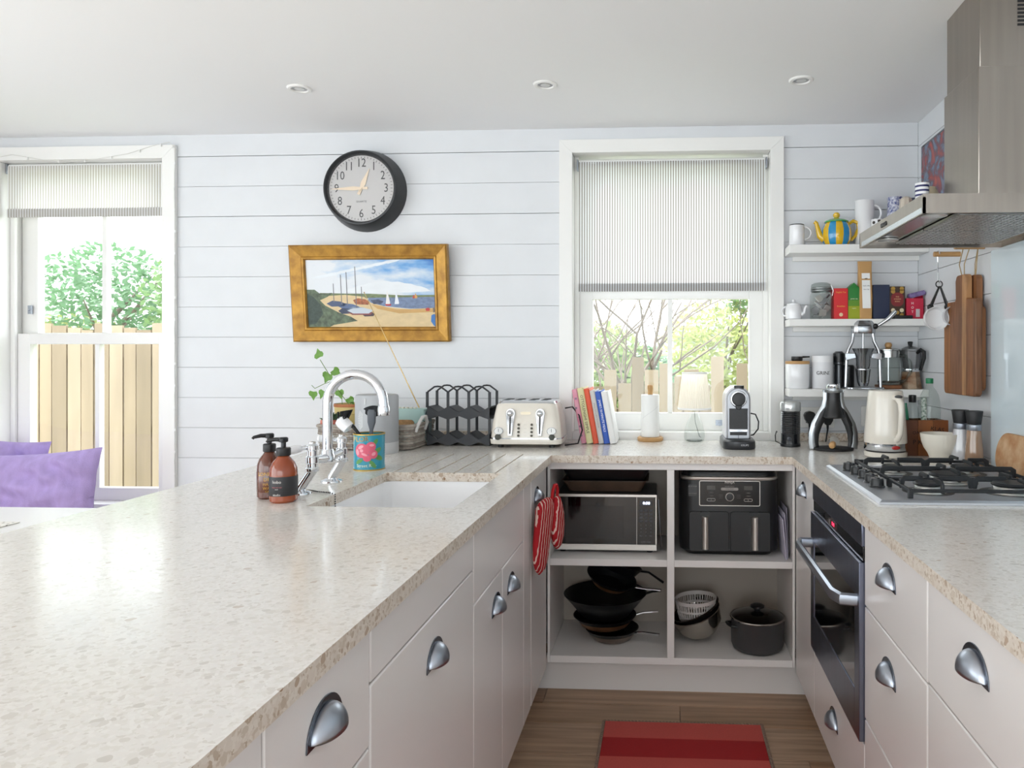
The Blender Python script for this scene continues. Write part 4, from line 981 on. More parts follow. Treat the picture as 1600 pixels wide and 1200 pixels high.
MB().tube([(.14, .05, .15), (.17, .06, .155), (.2, .045, .12), (.215, .03, .06), (.2, .0, .008), (.15, -.03, .004)], .0032, 8).build('power_cable', blackm, t)

# ================================================================ books
bks = [((893, 900), (909, 916), .24, '#e3a9b8', 'pink floral hardback book, leftmost of the leaning row', None, None),
       ((904, 915), (922, 931), .245, '#d9d2a0', 'pale green yellow cookbook with black spine lettering', 'OTTOLENGHI SIMPLE', '#1c1b18'),
       ((916, 925), (932, 939), .243, '#dd5330', 'plain orange red book in the leaning row', None, None),
       ((927, 935), (940, 947), .235, '#c9c6c4', 'grey paperback with faded spine lettering in the leaning row', 'SMALL KITCHEN FLAVOURS', '#8c8681'),
       ((936, 944), (948, 956), .232, '#2b57b5', 'blue cookbook with white spine lettering', "JAMIE'S 30-MINUTE MEALS", '#f4f4f4'),
       ((945, 955), (957, 964), .23, '#e9e8e6', 'white hardback book, rightmost of the leaning row', None, None)]
by = onZ(930, 694).y
x = None
lean = rad(-10.2)
xb = onY(908.5, 694, by).x
ths = [.021, .027, .022, .021, .024, .027]
for i, (tp, bt, hh, c_, lab_, tx, tc_) in enumerate(bks):
    th = ths[i]; hh -= .01
    # book leaning left: spine toward the camera, pivot on its lower left corner
    t = thing('book', lab_, 'book', (xb, by+.004, ZT+.0005+ (th*math.sin(-lean))*0), ry=lean, group='cookbooks leaning in the window')
    cv = mat('cover_'+c_.strip('#'), c_, .45, noise=((14, .25, (1, 1, 1)) if i == 0 else None), c2='#c9708c' if i == 0 else None)
    m = MB(); m.box(0, .0022, 0, .19, 0, hh); m.box(th-.0022, th, 0, .19, 0, hh); m.prism([(0, 0), (th*.2, -.003), (th*.8, -.003), (th, 0), (th, .0025), (0, .0025)], 0, hh, 'z')
    m.build('cover', cv, t, smooth=False)
    MB().box(.0022, th-.0022, .003, .185, .003, hh-.003).build('pages', whitep, t, smooth=False)
    if tx: text(t, tx, .0155 if i == 1 else (.0125 if i == 4 else .009), mat('ink_'+tc_.strip('#'), tc_, .6), (th/2, -.0034, hh*.53), (PI/2, PI/2, 0), sx=1.1 if i == 1 else .95)
    if i == 0:
        for k in range(5): MB().ball((th*R.uniform(.2, .7), -.003, hh*(.15+.17*k)), .005, 8, 4, sy=.15).build('printed_flower', mat('flower_mauve', '#8d6f86', .6), t)
    xb += th/math.cos(lean)+.0008

# ================================================================ paper towel and lamp
p = onZ(1016, 691); p = back(p, .056)
t = thing('paper_towel_holder', 'wooden paper towel holder with white roll on the window worktop', 'towel holder', p)
MB().lathe([(.053, 0), (.056, .004), (.056, .014), (.052, .018), (.0, .019)], 40).build('base', pine, t)
MB().lathe([(.011, .018), (.011, .222), (.0125, .224), (.0125, .24), (.009, .244), (0, .245)], 20).build('post', pine, t)
rl = MB().lathe([(.013, .0195), (.0395, .0195), (.04, .021), (.04, .2), (.0385, .2015), (.013, .2015)], 40, cap0=False, cap1=False).build('roll', whitep, t)
MB().tube([(.0405*math.sin(a), -.0405*math.cos(a), .125+.028*a) for a in [-.9+.12*i for i in range(16)]], .0007, 5).build('sheet_edge', mat('paper_edge', '#dcdcdc', .8), rl)  # loose sheet edge drawn as a thin, slightly greyer line
p = onZ(1085, 691); p = back(p, .045)
t = thing('table_lamp', 'small table lamp with pleated cream shade and clear glass base', 'lamp', p)
MB().lathe([(.036, .0), (.042, .004), (.045, .02), (.043, .045), (.033, .08), (.019, .108), (.0125, .125), (.0125, .136)], 32, cap1=False).build('base', cglass, t)
MB().lathe([(.034, .0015), (.034, .006)], 28).build('base_foot', glass('thick_glass', '#dfe6e4', 1.6), t)
MB().lathe([(.0135, .134), (.0135, .16), (.009, .162), (.009, .18)], 16).build('lamp_holder', whitep, t)
MB().tube([(0, 0, .135), (.004, .004, .08), (.022, .01, .02), (.03, .03, .012), (.05, .06, .004), (.09, .09, .003)], .0015, 6).build('cable', glass('cable_clear', '#d0d4d4', 1), t)
m = MB(); n = 96
rs = []
for z, rr in ((.14, .071), (.2, .064), (.255, .0575), (.295, .0525)):
    rs.append([((rr+(.0016 if j % 2 else 0))*math.cos(2*PI*j/n), (rr+(.0016 if j % 2 else 0))*math.sin(2*PI*j/n), z) for j in range(n)])
m.rings(rs, False, False)
shm = bpy.data.materials.new('pleated_cloth'); shm.use_nodes = True; nt = shm.node_tree; nt.nodes.clear(); o = nt.nodes.new('ShaderNodeOutputMaterial'); d = nt.nodes.new('ShaderNodeBsdfDiffuse'); tr = nt.nodes.new('ShaderNodeBsdfTranslucent'); mx = nt.nodes.new('ShaderNodeMixShader'); mx.inputs[0].default_value = .5
d.inputs[0].default_value = lin('#faf5ec'); tr.inputs[0].default_value = lin('#faf3e6'); nt.links.new(d.outputs[0], mx.inputs[1]); nt.links.new(tr.outputs[0], mx.inputs[2]); nt.links.new(mx.outputs[0], o.inputs[0])
m.build('lamp_shade', shm, t, smooth=False)
for z, rr in ((.14, .0722), (.2935, .0536)): MB().lathe([(rr, z-.002), (rr+.0012, z), (rr+.0012, z+.005), (rr, z+.006)], 48, cap0=False, cap1=False).build('shade_trim', whitep, t)
# ================================================================ cooker hood
t = thing('cooker_hood', 'stainless chimney cooker hood above the gas hob', 'cooker hood', (XR, 2.152, 1.632))
HX, HY0, HY1 = .634, 1.852, 2.452
def hb(m, x0, x1, y0, y1, z0, z1): return m.box(x0, x1, y0, y1, z0, z1)
c = MB(); hb(c, HX, XR, HY0, HY1, 1.672, 1.68); hb(c, HX, HX+.006, HY0, HY1, 1.632, 1.672); hb(c, HX, XR, HY0, HY0+.006, 1.632, 1.672); hb(c, HX, XR, HY1-.006, HY1, 1.632, 1.672); hb(c, XR-.006, XR, HY0, HY1, 1.632, 1.672)
c.build('canopy', steel, t, W=True, smooth=False)
MB().box(HX+.006, XR-.006, HY0+.006, HY1-.006, 1.646, 1.65).build('underside', mat('hood_under', '#a9a7a6', .2, 1), t, W=True, smooth=False)
lx0 = HX+.012
for k in range(2):
    ya, yb = HY0+.05+k*.255, HY0+.05+k*.255+.245
    fm = MB().box(lx0+.09, XR-.05, ya, yb, 1.638, 1.644).build('grease_filter', mat('filter_metal', '#8b8a89', .35, 1), t, W=True, bevel=.001)
    d = MB(); nx, ny = 17, 13
    for i in range(nx):
        for j in range(ny):
            x_, y_ = lx0+.105+(XR-.05-lx0-.12)*i/(nx-1), ya+.012+(yb-ya-.024)*j/(ny-1)
            d.box(x_-.006, x_+.006, y_-.0045+.003*(i % 2), y_+.0045+.003*(i % 2), 1.6355, 1.6382)
    o = d.build('filter_mesh', mat('filter_bars', '#c7c5c3', .3, 1), fm, W=True, smooth=False); o['kind'] = 'stuff'
MB().box(HX-.0012, HX, HY0+.01, HY1-.03, 1.634, 1.648).build('front_strip', mat('hood_strip', '#cfd6dd', .08, 1), t, W=True, smooth=False)
for i in range(5): MB().box(HX-.003, HX, 2.2-.011*i, 2.207-.011*i, 1.657, 1.668).build('button', black, t, W=True, bevel=.0008)
for y_ in (1.95, 2.35):
    MB().at((HX+.06, y_, 1.6445)).lathe([(.033, 0), (.033, -.003), (.028, -.004)], 24).build('lamp', mat('hood_lamp', '#d5d5d2', .15, .3), t, W=True)
CX, CY0, CY1 = .84, 2.03, 2.275
MB().box(CX, XR-.001, CY0, CY1, 1.68, 2.06).build('lower_chimney', steel, t, W=True, bevel=.002)
up = MB().box(CX+.006, XR-.001, CY0+.006, CY1-.006, 2.06, ZC).build('upper_chimney', steel, t, W=True, bevel=.002)
for k in range(2):
    for i in range(7): MB().box(.945+k*.05, .985+k*.05, CY0+.0045, CY0+.0065, 2.232-.0105*i, 2.238-.0105*i).build('vent_slot', black, up, W=True, smooth=False)
# things on the hood
p = (.795, 2.335, 1.6805)
t = thing('striped_cup', 'blue and white striped cup standing on the cooker hood', 'cup', p)
MB().lathe([(.016, 0), (.02, .02), (.021, .135), (.019, .135), (.017, .01)], 26).build('body', china, t)
for k in range(9): MB().lathe([(.0214, .01+k*.014), (.0214, .016+k*.014)], 26, cap0=False, cap1=False).build('stripe', mat('navy_stripe', '#2b2f63', .3), t)
t = thing('figurine', 'small cream figurine with purple sides on the cooker hood', 'figurine', (.84, 2.385, 1.6805))
MB().lathe([(.024, 0), (.022, .04), (.026, .08), (.024, .115), (.014, .135), (0, .138)], 22, sy=.8).build('body', mat('figure_cream', '#cfc0a4', .4, noise=(30, .3, (1, 1, 1))), t)
for s_ in (-1, 1): MB().ball((s_*.024, .004, .06), .022, 14, 10, sx=.45, sz=2.4).build('wing', mat('figure_purple', '#5d5a8e', .4), t)
# picture on the right wall
t = thing('framed_print', 'dark blue and red framed picture on the right wall behind the hood', 'picture', (XR, 2.88, 1.8))
MB().box(-.018, 0, -.28, .28, 0, .36).build('frame', mat('print_frame', '#4c4f57', .4), t, bevel=.002)
pm = bpy.data.materials.new('abstract_print'); pm.use_nodes = True; nt = pm.node_tree; b = nt.nodes['Principled BSDF']
tc = nt.nodes.new('ShaderNodeTexCoord'); n = nt.nodes.new('ShaderNodeTexNoise'); n.inputs['Scale'].default_value = 9; n.inputs['Detail'].default_value = 3; n.inputs['Distortion'].default_value = 2; nt.links.new(tc.outputs['Object'], n.inputs['Vector'])
rp = nt.nodes.new('ShaderNodeValToRGB'); e = rp.color_ramp.elements; e[0].position = .3; e[0].color = lin('#3b4a63'); e[1].position = .72; e[1].color = lin('#b5483a')
for q, c_ in ((.42, '#6c7d97'), (.5, '#59384a'), (.6, '#8e2f33')): x = e.new(q); x.color = lin(c_)
nt.links.new(n.outputs['Fac'], rp.inputs[0]); nt.links.new(rp.outputs[0], b.inputs['Base Color']); b.inputs['Roughness'].default_value = .15
MB().box(-.0195, -.018, -.27, .27, .01, .35).build('print', pm, t, smooth=False)
# splashback
tag(MB().box(XR-.008, XR-.001, 1.2, 2.517, ZT+.001, 1.631).build('glass_splashback', mat('splashback_blue', '#d8e4ea', .06, coat=.5), None, bevel=.001), 'pale blue glass splashback on the right wall beside the hob', 'splashback')

# ================================================================ gas hob
t = thing('gas_hob', 'stainless gas hob with black cast iron pan supports in the right worktop', 'hob', (.78, 2.165, ZT))
hx0, hx1, hy0, hy1 = .53-.78, 1.03-.78, -.305, .305
hs = mat('hob_steel', '#cfd2d8', .38, .9)
m = MB(); m.rings([[(hx0, hy0, .0005), (hx1, hy0, .0005), (hx1, hy1, .0005), (hx0, hy1, .0005)], [(hx0, hy0, .006), (hx1, hy0, .006), (hx1, hy1, .006), (hx0, hy1, .006)], [(hx0+.008, hy0+.008, .011), (hx1-.008, hy0+.008, .011), (hx1-.008, hy1-.008, .011), (hx0+.008, hy1-.008, .011)], [(hx0+.075, hy0+.03, .011), (hx1-.02, hy0+.03, .011), (hx1-.02, hy1-.03, .011), (hx0+.075, hy1-.03, .011)], [(hx0+.08, hy0+.036, .007), (hx1-.026, hy0+.036, .007), (hx1-.026, hy1-.036, .007), (hx0+.08, hy1-.036, .007)]])
m.build('plate', hs, t, ang=20)
for i in range(5):
    y_ = -.115+i*.072; x_ = hx0+.047+.006*math.sin(i)
    k_ = MB().lathe([(.0215, .011), (.0215, .014), (.019, .016), (.018, .03), (.0165, .034)], 22, (x_, y_, 0)).build('knob', black, t)
    MB().lathe([(.0165, .034), (.0165, .0355), (0, .036)], 22, (x_, y_, 0)).build('knob_top', mat('knob_top', '#54575b', .3, .6), k_)  # grey top paints the light reflected off the black knob
    MB().box(x_-.0035, x_+.0035, y_-.0165, y_+.0165, .0345, .0385).build('knob_grip', black, k_, bevel=.001)
bx_ = [(hx0+.17, -.155, .036, .026), (hx0+.17, .155, .03, .02), (hx0+.385, -.155, .046, .038), (hx0+.385, .155, .036, .026), (hx0+.28, 0, .05, .042)]
for x_, y_, r1, r2 in bx_:
    br_ = MB().lathe([(r1+.01, .0072), (r1+.008, .011), (r1, .013), (r1-.002, .024), (r1-.004, .026)], 28, (x_, y_, 0)).build('burner', mat('burner_alu', '#b8b8b4', .35, 1), t)
    MB().lathe([(r1+.001, .026), (r1+.002, .029), (r1-.003, .034), (0, .0345)], 28, (x_, y_, 0)).build('burner_cap', iron, br_)
    MB().lathe([(r1+.03, .0072), (r1+.03, .0078), (r1+.012, .0078), (r1+.012, .0072)], 28, (x_, y_, 0), cap0=False, cap1=False).build('burner_ring', mat('burner_ring', '#5b5d60', .3, 1), br_)
gz0, gz1 = .04, .052
for ya, yb in ((-.265, -.09), (-.0865, .0865), (.09, .265)):
    xa, xb = hx0+.088, hx1-.03; yc = (ya+yb)/2
    g_ = MB()
    for y_ in (ya, yb): g_.box(xa, xb, y_-.0038, y_+.0038, gz0-.016, gz0-.007)
    for x_ in (xa, xb): g_.box(x_-.0038, x_+.0038, ya, yb, gz0-.016, gz0-.007)
    for x_ in (xa, xb):
        for y_ in (ya, yb): g_.prism([(x_-.006, y_-.006), (x_+.006, y_-.006), (x_+.006, y_+.006), (x_-.006, y_+.006)], .008, gz0-.006, 'z')
    g_.build('pan_support', iron, t, bevel=.0015)
    for x_ in ((hx0+.17, hx0+.385) if abs(yc) > .05 else (hx0+.28,)):
        for dx, dy in ((1, 0), (-1, 0), (0, 1), (0, -1)):
            if dx: P0 = (xa if dx < 0 else xb, yc) if (abs(yc) < .05 or (dx < 0) == (x_ < hx0+.28)) else (hx0+.2775+.03*dx*-1*0, yc); L_ = x_+dx*.022
            if dx:
                e0 = P0[0]
                MB().prism([(e0, gz0-.02), (e0, gz0+.004), (e0+(.012 if e0 < L_ else -.012), gz1), (L_, gz1), (L_, gz1-.009), (e0+(.014 if e0 < L_ else -.014), gz1-.011), (e0+(.01 if e0 < L_ else -.01), gz0-.02)], yc-.0035, yc+.0035, 'y').build('finger', iron, t, bevel=.001)
            else:
                e0 = ya if dy < 0 else yb; L_ = yc+dy*.022; s_ = 1 if e0 < L_ else -1
                MB().prism([(e0, gz0-.02), (e0, gz0+.004), (e0+.012*s_, gz1), (L_, gz1), (L_, gz1-.009), (e0+.014*s_, gz1-.011), (e0+.01*s_, gz0-.02)], x_-.0035, x_+.0035, 'x').build('finger', iron, t, bevel=.001)

# ================================================================ shelves
for z0_, z1_, lab_ in ((1.711, 1.746, 'top white wall shelf, carrying the striped teapot'), (1.405, 1.434, 'middle white wall shelf, carrying tea boxes and a clip-top jar'), (1.1086, 1.1406, 'lowest white wall shelf, carrying coffee pots and canisters')):
    t = thing('wall_shelf', lab_, 'shelf', (.8, 3.18, z0_), group='white wall shelves')
    MB().box(.516, XR-.0005, 3.115, YB-.0005, z0_, z1_).build('board', trimw, t, W=True, bevel=.0015)
    MB().box(.55, XR-.0005, YB-.02, YB-.0005, z0_-.02, z0_).build('batten', trimw, t, W=True, bevel=.001)
SY = 3.182
def sx(px): return onY(px, 500, SY).x
def handle_loop(m, x, z0_, z1_, out, r_, y=0, n=12, sgn=1):
    zc, h = (z0_+z1_)/2, (z1_-z0_)/2
    return m.tube([(x+sgn*out*math.sin(PI*i/n), y, zc+h*math.cos(PI*i/n)) for i in range(n+1)], r_, 9)
Z3, Z2, Z1 = 1.7464, 1.4344, 1.141
# white enamel jug
t = thing('enamel_mug', 'small white enamel mug with black rim, left end of the top shelf', 'mug', (sx(1245), SY, Z3))
MB().lathe([(.03, 0), (.033, .004), (.031, .092), (.029, .092), (.028, .005)], 28).build('body', china, t)
MB().lathe([(.0312, .09), (.0318, .0925), (.0305, .094), (.0285, .092)], 28, cap0=False, cap1=False).build('rim', black, t)
handle_loop(MB(), .03, .03, .085, .03, .0032).build('handle', china, t)
# striped teapot
t = thing('striped_teapot', 'yellow and blue striped teapot with green lid on the top shelf', 'teapot', (sx(1307), SY, Z3))
ylw = mat('teapot_yellow', '#e3b618', .15, coat=.6); blu = mat('teapot_blue', '#1f8fc6', .15, coat=.6); grn = mat('teapot_green', '#3f9c50', .15, coat=.6)
prof = [(.042, 0), (.05, .004), (.058, .02), (.0625, .045), (.061, .07), (.052, .092), (.043, .103)]
m = MB(); n = 48
rs = [[(r_*math.cos(2*PI*j/n), r_*math.sin(2*PI*j/n), z_) for j in range(n)] for r_, z_ in prof]
for i in range(len(prof)-1):
    for j in range(n):
        m.m(0 if ((j+2)//4) % 2 else 1).add([rs[i][j], rs[i][(j+1) % n], rs[i+1][(j+1) % n], rs[i+1][j]], [(0, 1, 2, 3)])
m.build('body', [ylw, blu], t, merge=True)
MB().lathe([(.043, .002), (.0, .002)], 24, cap0=False).build('foot', ylw, t)
l_ = MB().lathe([(.044, .1), (.05, .101), (.05, .106), (.035, .114), (.012, .119), (.009, .122)], 32).build('lid', grn, t)
MB().lathe([(.008, .12), (.014, .128), (.0145, .136), (.009, .143), (0, .145)], 20).build('knob', ylw, l_)
MB().tube([(-.052, 0, .03), (-.07, 0, .045), (-.078, 0, .075), (-.085, 0, .1), (-.094, 0, .106)], [.016, .014, .01, .0085, .008], 12).build('spout', ylw, t)
MB().tube([(.05, 0, .095), (.07, 0, .108), (.089, 0, .1), (.092, 0, .075), (.08, 0, .045), (.06, 0, .025)], [.007, .008, .008, .008, .0075, .007], 10).build('handle', ylw, t)
# tall white jug
t = thing('tall_white_mug', 'tall plain white mug to the right of the striped teapot', 'mug', (sx(1352), SY+.015, Z3))
MB().lathe([(.036, 0), (.04, .004), (.04, .195), (.037, .195), (.036, .01)], 30).build('body', china, t)
handle_loop(MB(), .037, .105, .175, .03, .005, y=-.012).build('handle', china, t)
t = thing('cow_mug', 'small white mug with black spots in front of the tall mug', 'mug', (sx(1366), 3.14, Z3))
MB().lathe([(.02, 0), (.024, .004), (.025, .105), (.022, .105), (.021, .01)], 24).build('body', china, t)
m = MB()
for a, z_ in ((-2.4, .09), (-1.9, .07), (-2.9, .06), (-1.5, .095), (-2.2, .045)):
    m.at((.0243*math.cos(a), .0243*math.sin(a), z_), rz=a).ball((0, 0, 0), .007, 10, 6, sx=.15)
m.build('spots', mat('spot_brown', '#3a3230', .4), t)
handle_loop(MB(), .023, .06, .095, .016, .0035).build('handle', china, t)
t = thing('blue_pattern_jug', 'blue and white patterned jug on the top shelf behind the hood', 'jug', (sx(1398), SY, Z3))
bw_ = mat('blue_white_glaze', '#e8eaf2', .15, noise=(95, .5, (1, 1, 1)), c2='#2b3f8c', coat=.4)
MB().lathe([(.026, 0), (.032, .01), (.034, .12), (.029, .165), (.031, .205), (.0285, .205), (.026, .16)], 28).build('body', bw_, t)
handle_loop(MB(), .03, .08, .18, .03, .004).build('handle', bw_, t)
t = thing('ribbed_white_cup', 'cream ribbed cup on the top shelf between two blue jugs', 'cup', (sx(1411), 3.145, Z3))
m = MB(); n = 36
m.rings([[((r_*(1+.05*math.cos(9*2*PI*j/n)))*math.cos(2*PI*j/n), (r_*(1+.05*math.cos(9*2*PI*j/n)))*math.sin(2*PI*j/n), z_) for j in range(n)] for r_, z_ in ((.018, 0), (.024, .05), (.026, .15), (.024, .19), (.012, .2))])
m.build('body', mat('cup_cream', '#d8cdbd', .3), t)
t = thing('dark_blue_jug', 'dark blue patterned jug at the right end of the top shelf', 'jug', (sx(1427), SY+.005, Z3))
MB().lathe([(.024, 0), (.03, .01), (.032, .15), (.027, .2), (.025, .2)], 26).build('body', mat('dark_glaze', '#59617c', .2, noise=(80, .7, (1, 1, 1)), c2='#20263f'), t)

# ---- middle shelf
t = thing('small_white_teapot', 'small plain white teapot at the left end of the middle shelf', 'teapot', (sx(1240), SY, Z2))
MB().lathe([(.028, 0), (.034, .004), (.036, .03), (.034, .055), (.028, .064)], 28).build('body', china, t)
l_ = MB().lathe([(.029, .063), (.029, .067), (.01, .074)], 24).build('lid', china, t)
MB().ball((0, 0, .08), .007).build('knob', china, l_)
MB().tube([(.03, -.01, .02), (.042, -.014, .03), (.046, -.016, .05), (.052, -.017, .058)], [.009, .008, .006, .005], 10).build('spout', china, t)
handle_loop(MB(), -.03, .015, .055, .02, .004, sgn=-1).build('handle', china, t)
t = thing('clip_top_jar', 'glass clip-top jar of tea bags on the middle shelf', 'jar', (sx(1283), SY, Z2))
MB().lathe([(.042, 0), (.046, .005), (.047, .1), (.04, .118), (.041, .128)], 32, cap1=False).build('body', glass('jar_glass', '#f3f6f4', 1.0), t)
for z_ in (.118, .128): MB().lathe([(.0415, z_), (.0435, z_+.002), (.0435, z_+.006), (.0415, z_+.008)], 32, cap0=False, cap1=False).build('clip_ring', mat('ring_grey', '#8e9291', .35, .8), t)
MB().lathe([(.042, .137), (.043, .142), (.04, .15), (.03, .156), (0, .157)], 32).build('lid', glass('jar_lid', '#e6eae8', 1.3), t)
MB().tube([(.036, -.026, .145), (.044, -.032, .12), (.04, -.03, .1), (.048, -.034, .11)], .0018, 6).build('clip_wire', chrome, t)
for i in range(14):
    a = i*2.4; rr = .024 if i % 3 else .01
    MB().at((rr*math.cos(a), rr*math.sin(a), .015+.0062*i), rx=R.uniform(-1, 1), ry=R.uniform(-1, 1), rz=a).rings([rrect(.03, .03, .004, -.002), rrect(.032, .032, .004, 0), rrect(.03, .03, .004, .003)]).build('tea_bag', mat('teabag_%d' % (i % 3), ['#cfcac6', '#8f8d90', '#b9b3b0'][i % 3], .8), t)
def carton(name, label, px, w_, h, d, c_, y=SY, ry=0, rz=0, gable=0, extra=None):
    t = thing(name, label, 'box' if name != 'tea_packet' else 'packet', (sx(px), y, Z2), rz=rz, ry=ry, group='tea boxes on the middle shelf')
    m_ = mat('carton_'+c_.strip('#'), c_, .4)
    m = MB().box(-w_/2, w_/2, -d/2, d/2, 0, h-gable)
    if gable: m.prism([(-w_/2, h-gable), (w_/2, h-gable), (0, h)], -d/2, d/2, 'y')
    m.build('carton', m_, t, bevel=.0012)
    if extra: extra(t, w_, h, d)
    return t
prt = lambda c_: mat('print_'+c_.strip('#'), c_, .5)
def ex_red(t, w_, h, d):
    text(t, 'English Tea', .009, prt('#e9b44c'), (0, -d/2-.0004, h*.87)); text(t, 'Breakfast', .009, prt('#e9b44c'), (0, -d/2-.0004, h*.42))
    MB().at((0, -d/2-.0004, h*.15), rx=PI/2).lathe([(.008, 0), (.008, .0004)], 18).build('emblem', prt('#e9c9a0'), t)
carton('tea_box', 'plain red tea box beside the clip-top jar', 1311.5, .058, .131, .06, '#d3262a', extra=ex_red)
def ex_green(t, w_, h, d):
    MB().box(-w_/2+.0006, w_/2-.0006, -d/2-.0005, -d/2, .002, h*.36).build('printed_panel', prt('#9aa51e'), t, smooth=False)
    MB().box(-w_/2+.0006, w_/2-.0006, -d/2-.0005, -d/2, h*.36, h*.52).build('printed_panel', prt('#5d8c22'), t, smooth=False)
    text(t, 'green tea', .008, prt('#e9e6c8'), (0, -d/2-.0008, h*.56)); text(t, 'organic', .006, prt('#e9e6c8'), (0, -d/2-.0008, h*.3))
carton('tea_box', 'green gable-topped tea box beside the red one', 1332, .05, .155, .055, '#1f7a2c', gable=.025, extra=ex_green)
t = thing('paper_bag', 'tall brown kraft paper bag with a white label on the middle shelf', 'bag', (sx(1350), 3.172, Z2))
krf = mat('kraft_paper', '#c69a63', .7, noise=(10, .12, (1, 1, 1)))
MB().rings([rrect(.05, .05, .006, 0), rrect(.054, .052, .006, .09), rrect(.052, .04, .006, .17), rrect(.056, .014, .003, .222), rrect(.06, .006, .002, .246)]).build('body', krf, t, ang=50)
MB().at((0, -.0266, .1), rx=rad(-6)).box(-.017, .017, -.0006, .0, -.055, .095).build('label', whitep, t)
MB().at((-.001, -.0275, .17), rx=rad(-6)).lathe([(.006, 0), (.006, .001)], 12).build('printed_logo', ink, t)
text(t, 'fresh coffee', .006, ink, (0, -.0285, .14)); text(t, 'beans 250g', .005, ink, (0, -.028, .125))
MB().box(-.012, .012, -.0276, -.027, .06, .075).build('barcode', prt('#77777a'), t)
carton('tea_box', 'plain navy blue box beside the kraft bag', 1374, .068, .145, .06, '#1d2743')
def ex_orn(t, w_, h, d):
    gm = prt('#b08a3c'); g2 = prt('#7d2527')
    MB().prism(rr2(w_*.8, h*.42, .02, 6, 0, h*.6), -d/2-.0005, -d/2, 'y').build('printed_panel', g2, t, smooth=False)
    for s_ in (-1, 1):
        for z_ in (.12, .27, .84, .93): MB().at((s_*w_*.28, -d/2-.0004, h*z_), rx=PI/2, rz=0).lathe([(.009, 0), (.009, .0005)], 8).build('printed_flower', gm if z_ != .27 else prt('#e1d2b0'), t)
    MB().at((0, -d/2-.0004, h*.2), rx=PI/2).lathe([(.008, 0), (.008, .0005)], 10).build('printed_flower', gm, t)
    for k, s_ in enumerate(('FINE', 'EVENING', 'BLEND')): text(t, s_, .007, prt('#d9b07a'), (0, -d/2-.0009, h*(.68-.07*k)))
carton('tea_box', 'ornate brown and gold patterned tea box', 1399, .064, .138, .055, '#3d2a1c', extra=ex_orn)
def ex_pk(t, w_, h, d):
    for k, ch in enumerate('HOT'): text(t, ch, .014, prt('#f3e9ea'), (-w_*.15, -d/2-.0006, h*.75-.018*k))
    MB().box(w_*.05, w_*.28, -d/2-.0006, -d/2, h*.1, h*.48).build('label', prt('#c9c2c4'), t)
carton('tea_packet', 'crimson packet at the right end of the middle shelf', 1426, .07, .088, .06, '#c11f3f', extra=ex_pk)
t = thing('tea_packet', 'crumpled crimson packet leaning at the right wall on the middle shelf', 'packet', (sx(1439), 3.2, Z2), group='tea boxes on the middle shelf')
MB().rings([rrect(.04, .03, .004, 0), rrect(.045, .03, .004, .06), rrect(.044, .02, .004, .1), rrect(.03, .008, .002, .112)]).build('packet', mat('packet_crimson', '#c8213f', .35), t)
t = thing('purple_packet', 'small purple packet lying on top of the crimson packet', 'packet', (sx(1431), 3.165, Z2+.089), ry=rad(-14))
MB().rings([rrect(.062, .035, .004, .006), rrect(.07, .045, .006, .014), rrect(.062, .035, .004, .026)]).build('packet', mat('packet_purple', '#8d7bae', .35, noise=(50, .5, (1, 1, 1))), t)
t = thing('black_case', 'flat black case lying at the front of the middle shelf', 'case', (sx(1405), 3.135, Z2))
MB().rbox(.075, .03, 0, .014, .005).build('case', black, t, bevel=.001)

# ---- lowest shelf
t = thing('lidded_canister', 'white canister with wooden lid and black scoop on the lowest shelf', 'canister', (sx(1246), SY, Z1))
MB().lathe([(.046, 0), (.05, .005), (.051, .1), (.049, .104)], 36).build('body', china, t)
l_ = MB().lathe([(.05, .104), (.0515, .107), (.0515, .114), (.049, .117), (0, .1172)], 36).build('lid', pine, t)
sc_ = MB(); sc_.lathe([(.022, .1175), (.024, .122), (.024, .136), (.021, .1365)], 22, (-.002, 0, 0)).tube([(.02, -.005, .134), (.05, -.01, .135)], [.004, .003], 8); sc_.build('scoop', black, t)
t = thing('coffee_tin', 'white coffee tin printed GRIND on the lowest shelf', 'tin', (sx(1285), SY, Z1))
MB().lathe([(.043, 0), (.0445, .003), (.0445, .134), (.043, .138)], 36).build('body', mat('tin_white', '#e2e2e5', .35), t)
MB().lathe([(.0455, .112), (.0455, .139), (.0, .1395)], 36, cap0=False).build('lid', mat('tin_lid', '#ececed', .35), t)
text(t, 'GRIND', .0215, ink, (-.002, -.0452, .066), bend=.045)
t = thing('coffee_flask', 'dark metal pepper grinder standing behind the lever press', 'grinder', (sx(1313), 3.21, Z1))
MB().lathe([(.018, 0), (.018, .1), (.022, .104), (.022, .15), (.014, .158)], 22).build('body', mat('flask_dark', '#55575a', .3, .7), t)
MB().lathe([(.02, .11), (.024, .112), (.024, .15), (.02, .152)], 22).build('collar', black, t)
t = thing('black_canister', 'black cylindrical canister behind the lever press', 'canister', (sx(1327), 3.205, Z1))
MB().lathe([(.024, 0), (.026, .004), (.026, .095), (.022, .1)], 24).build('body', black, t)
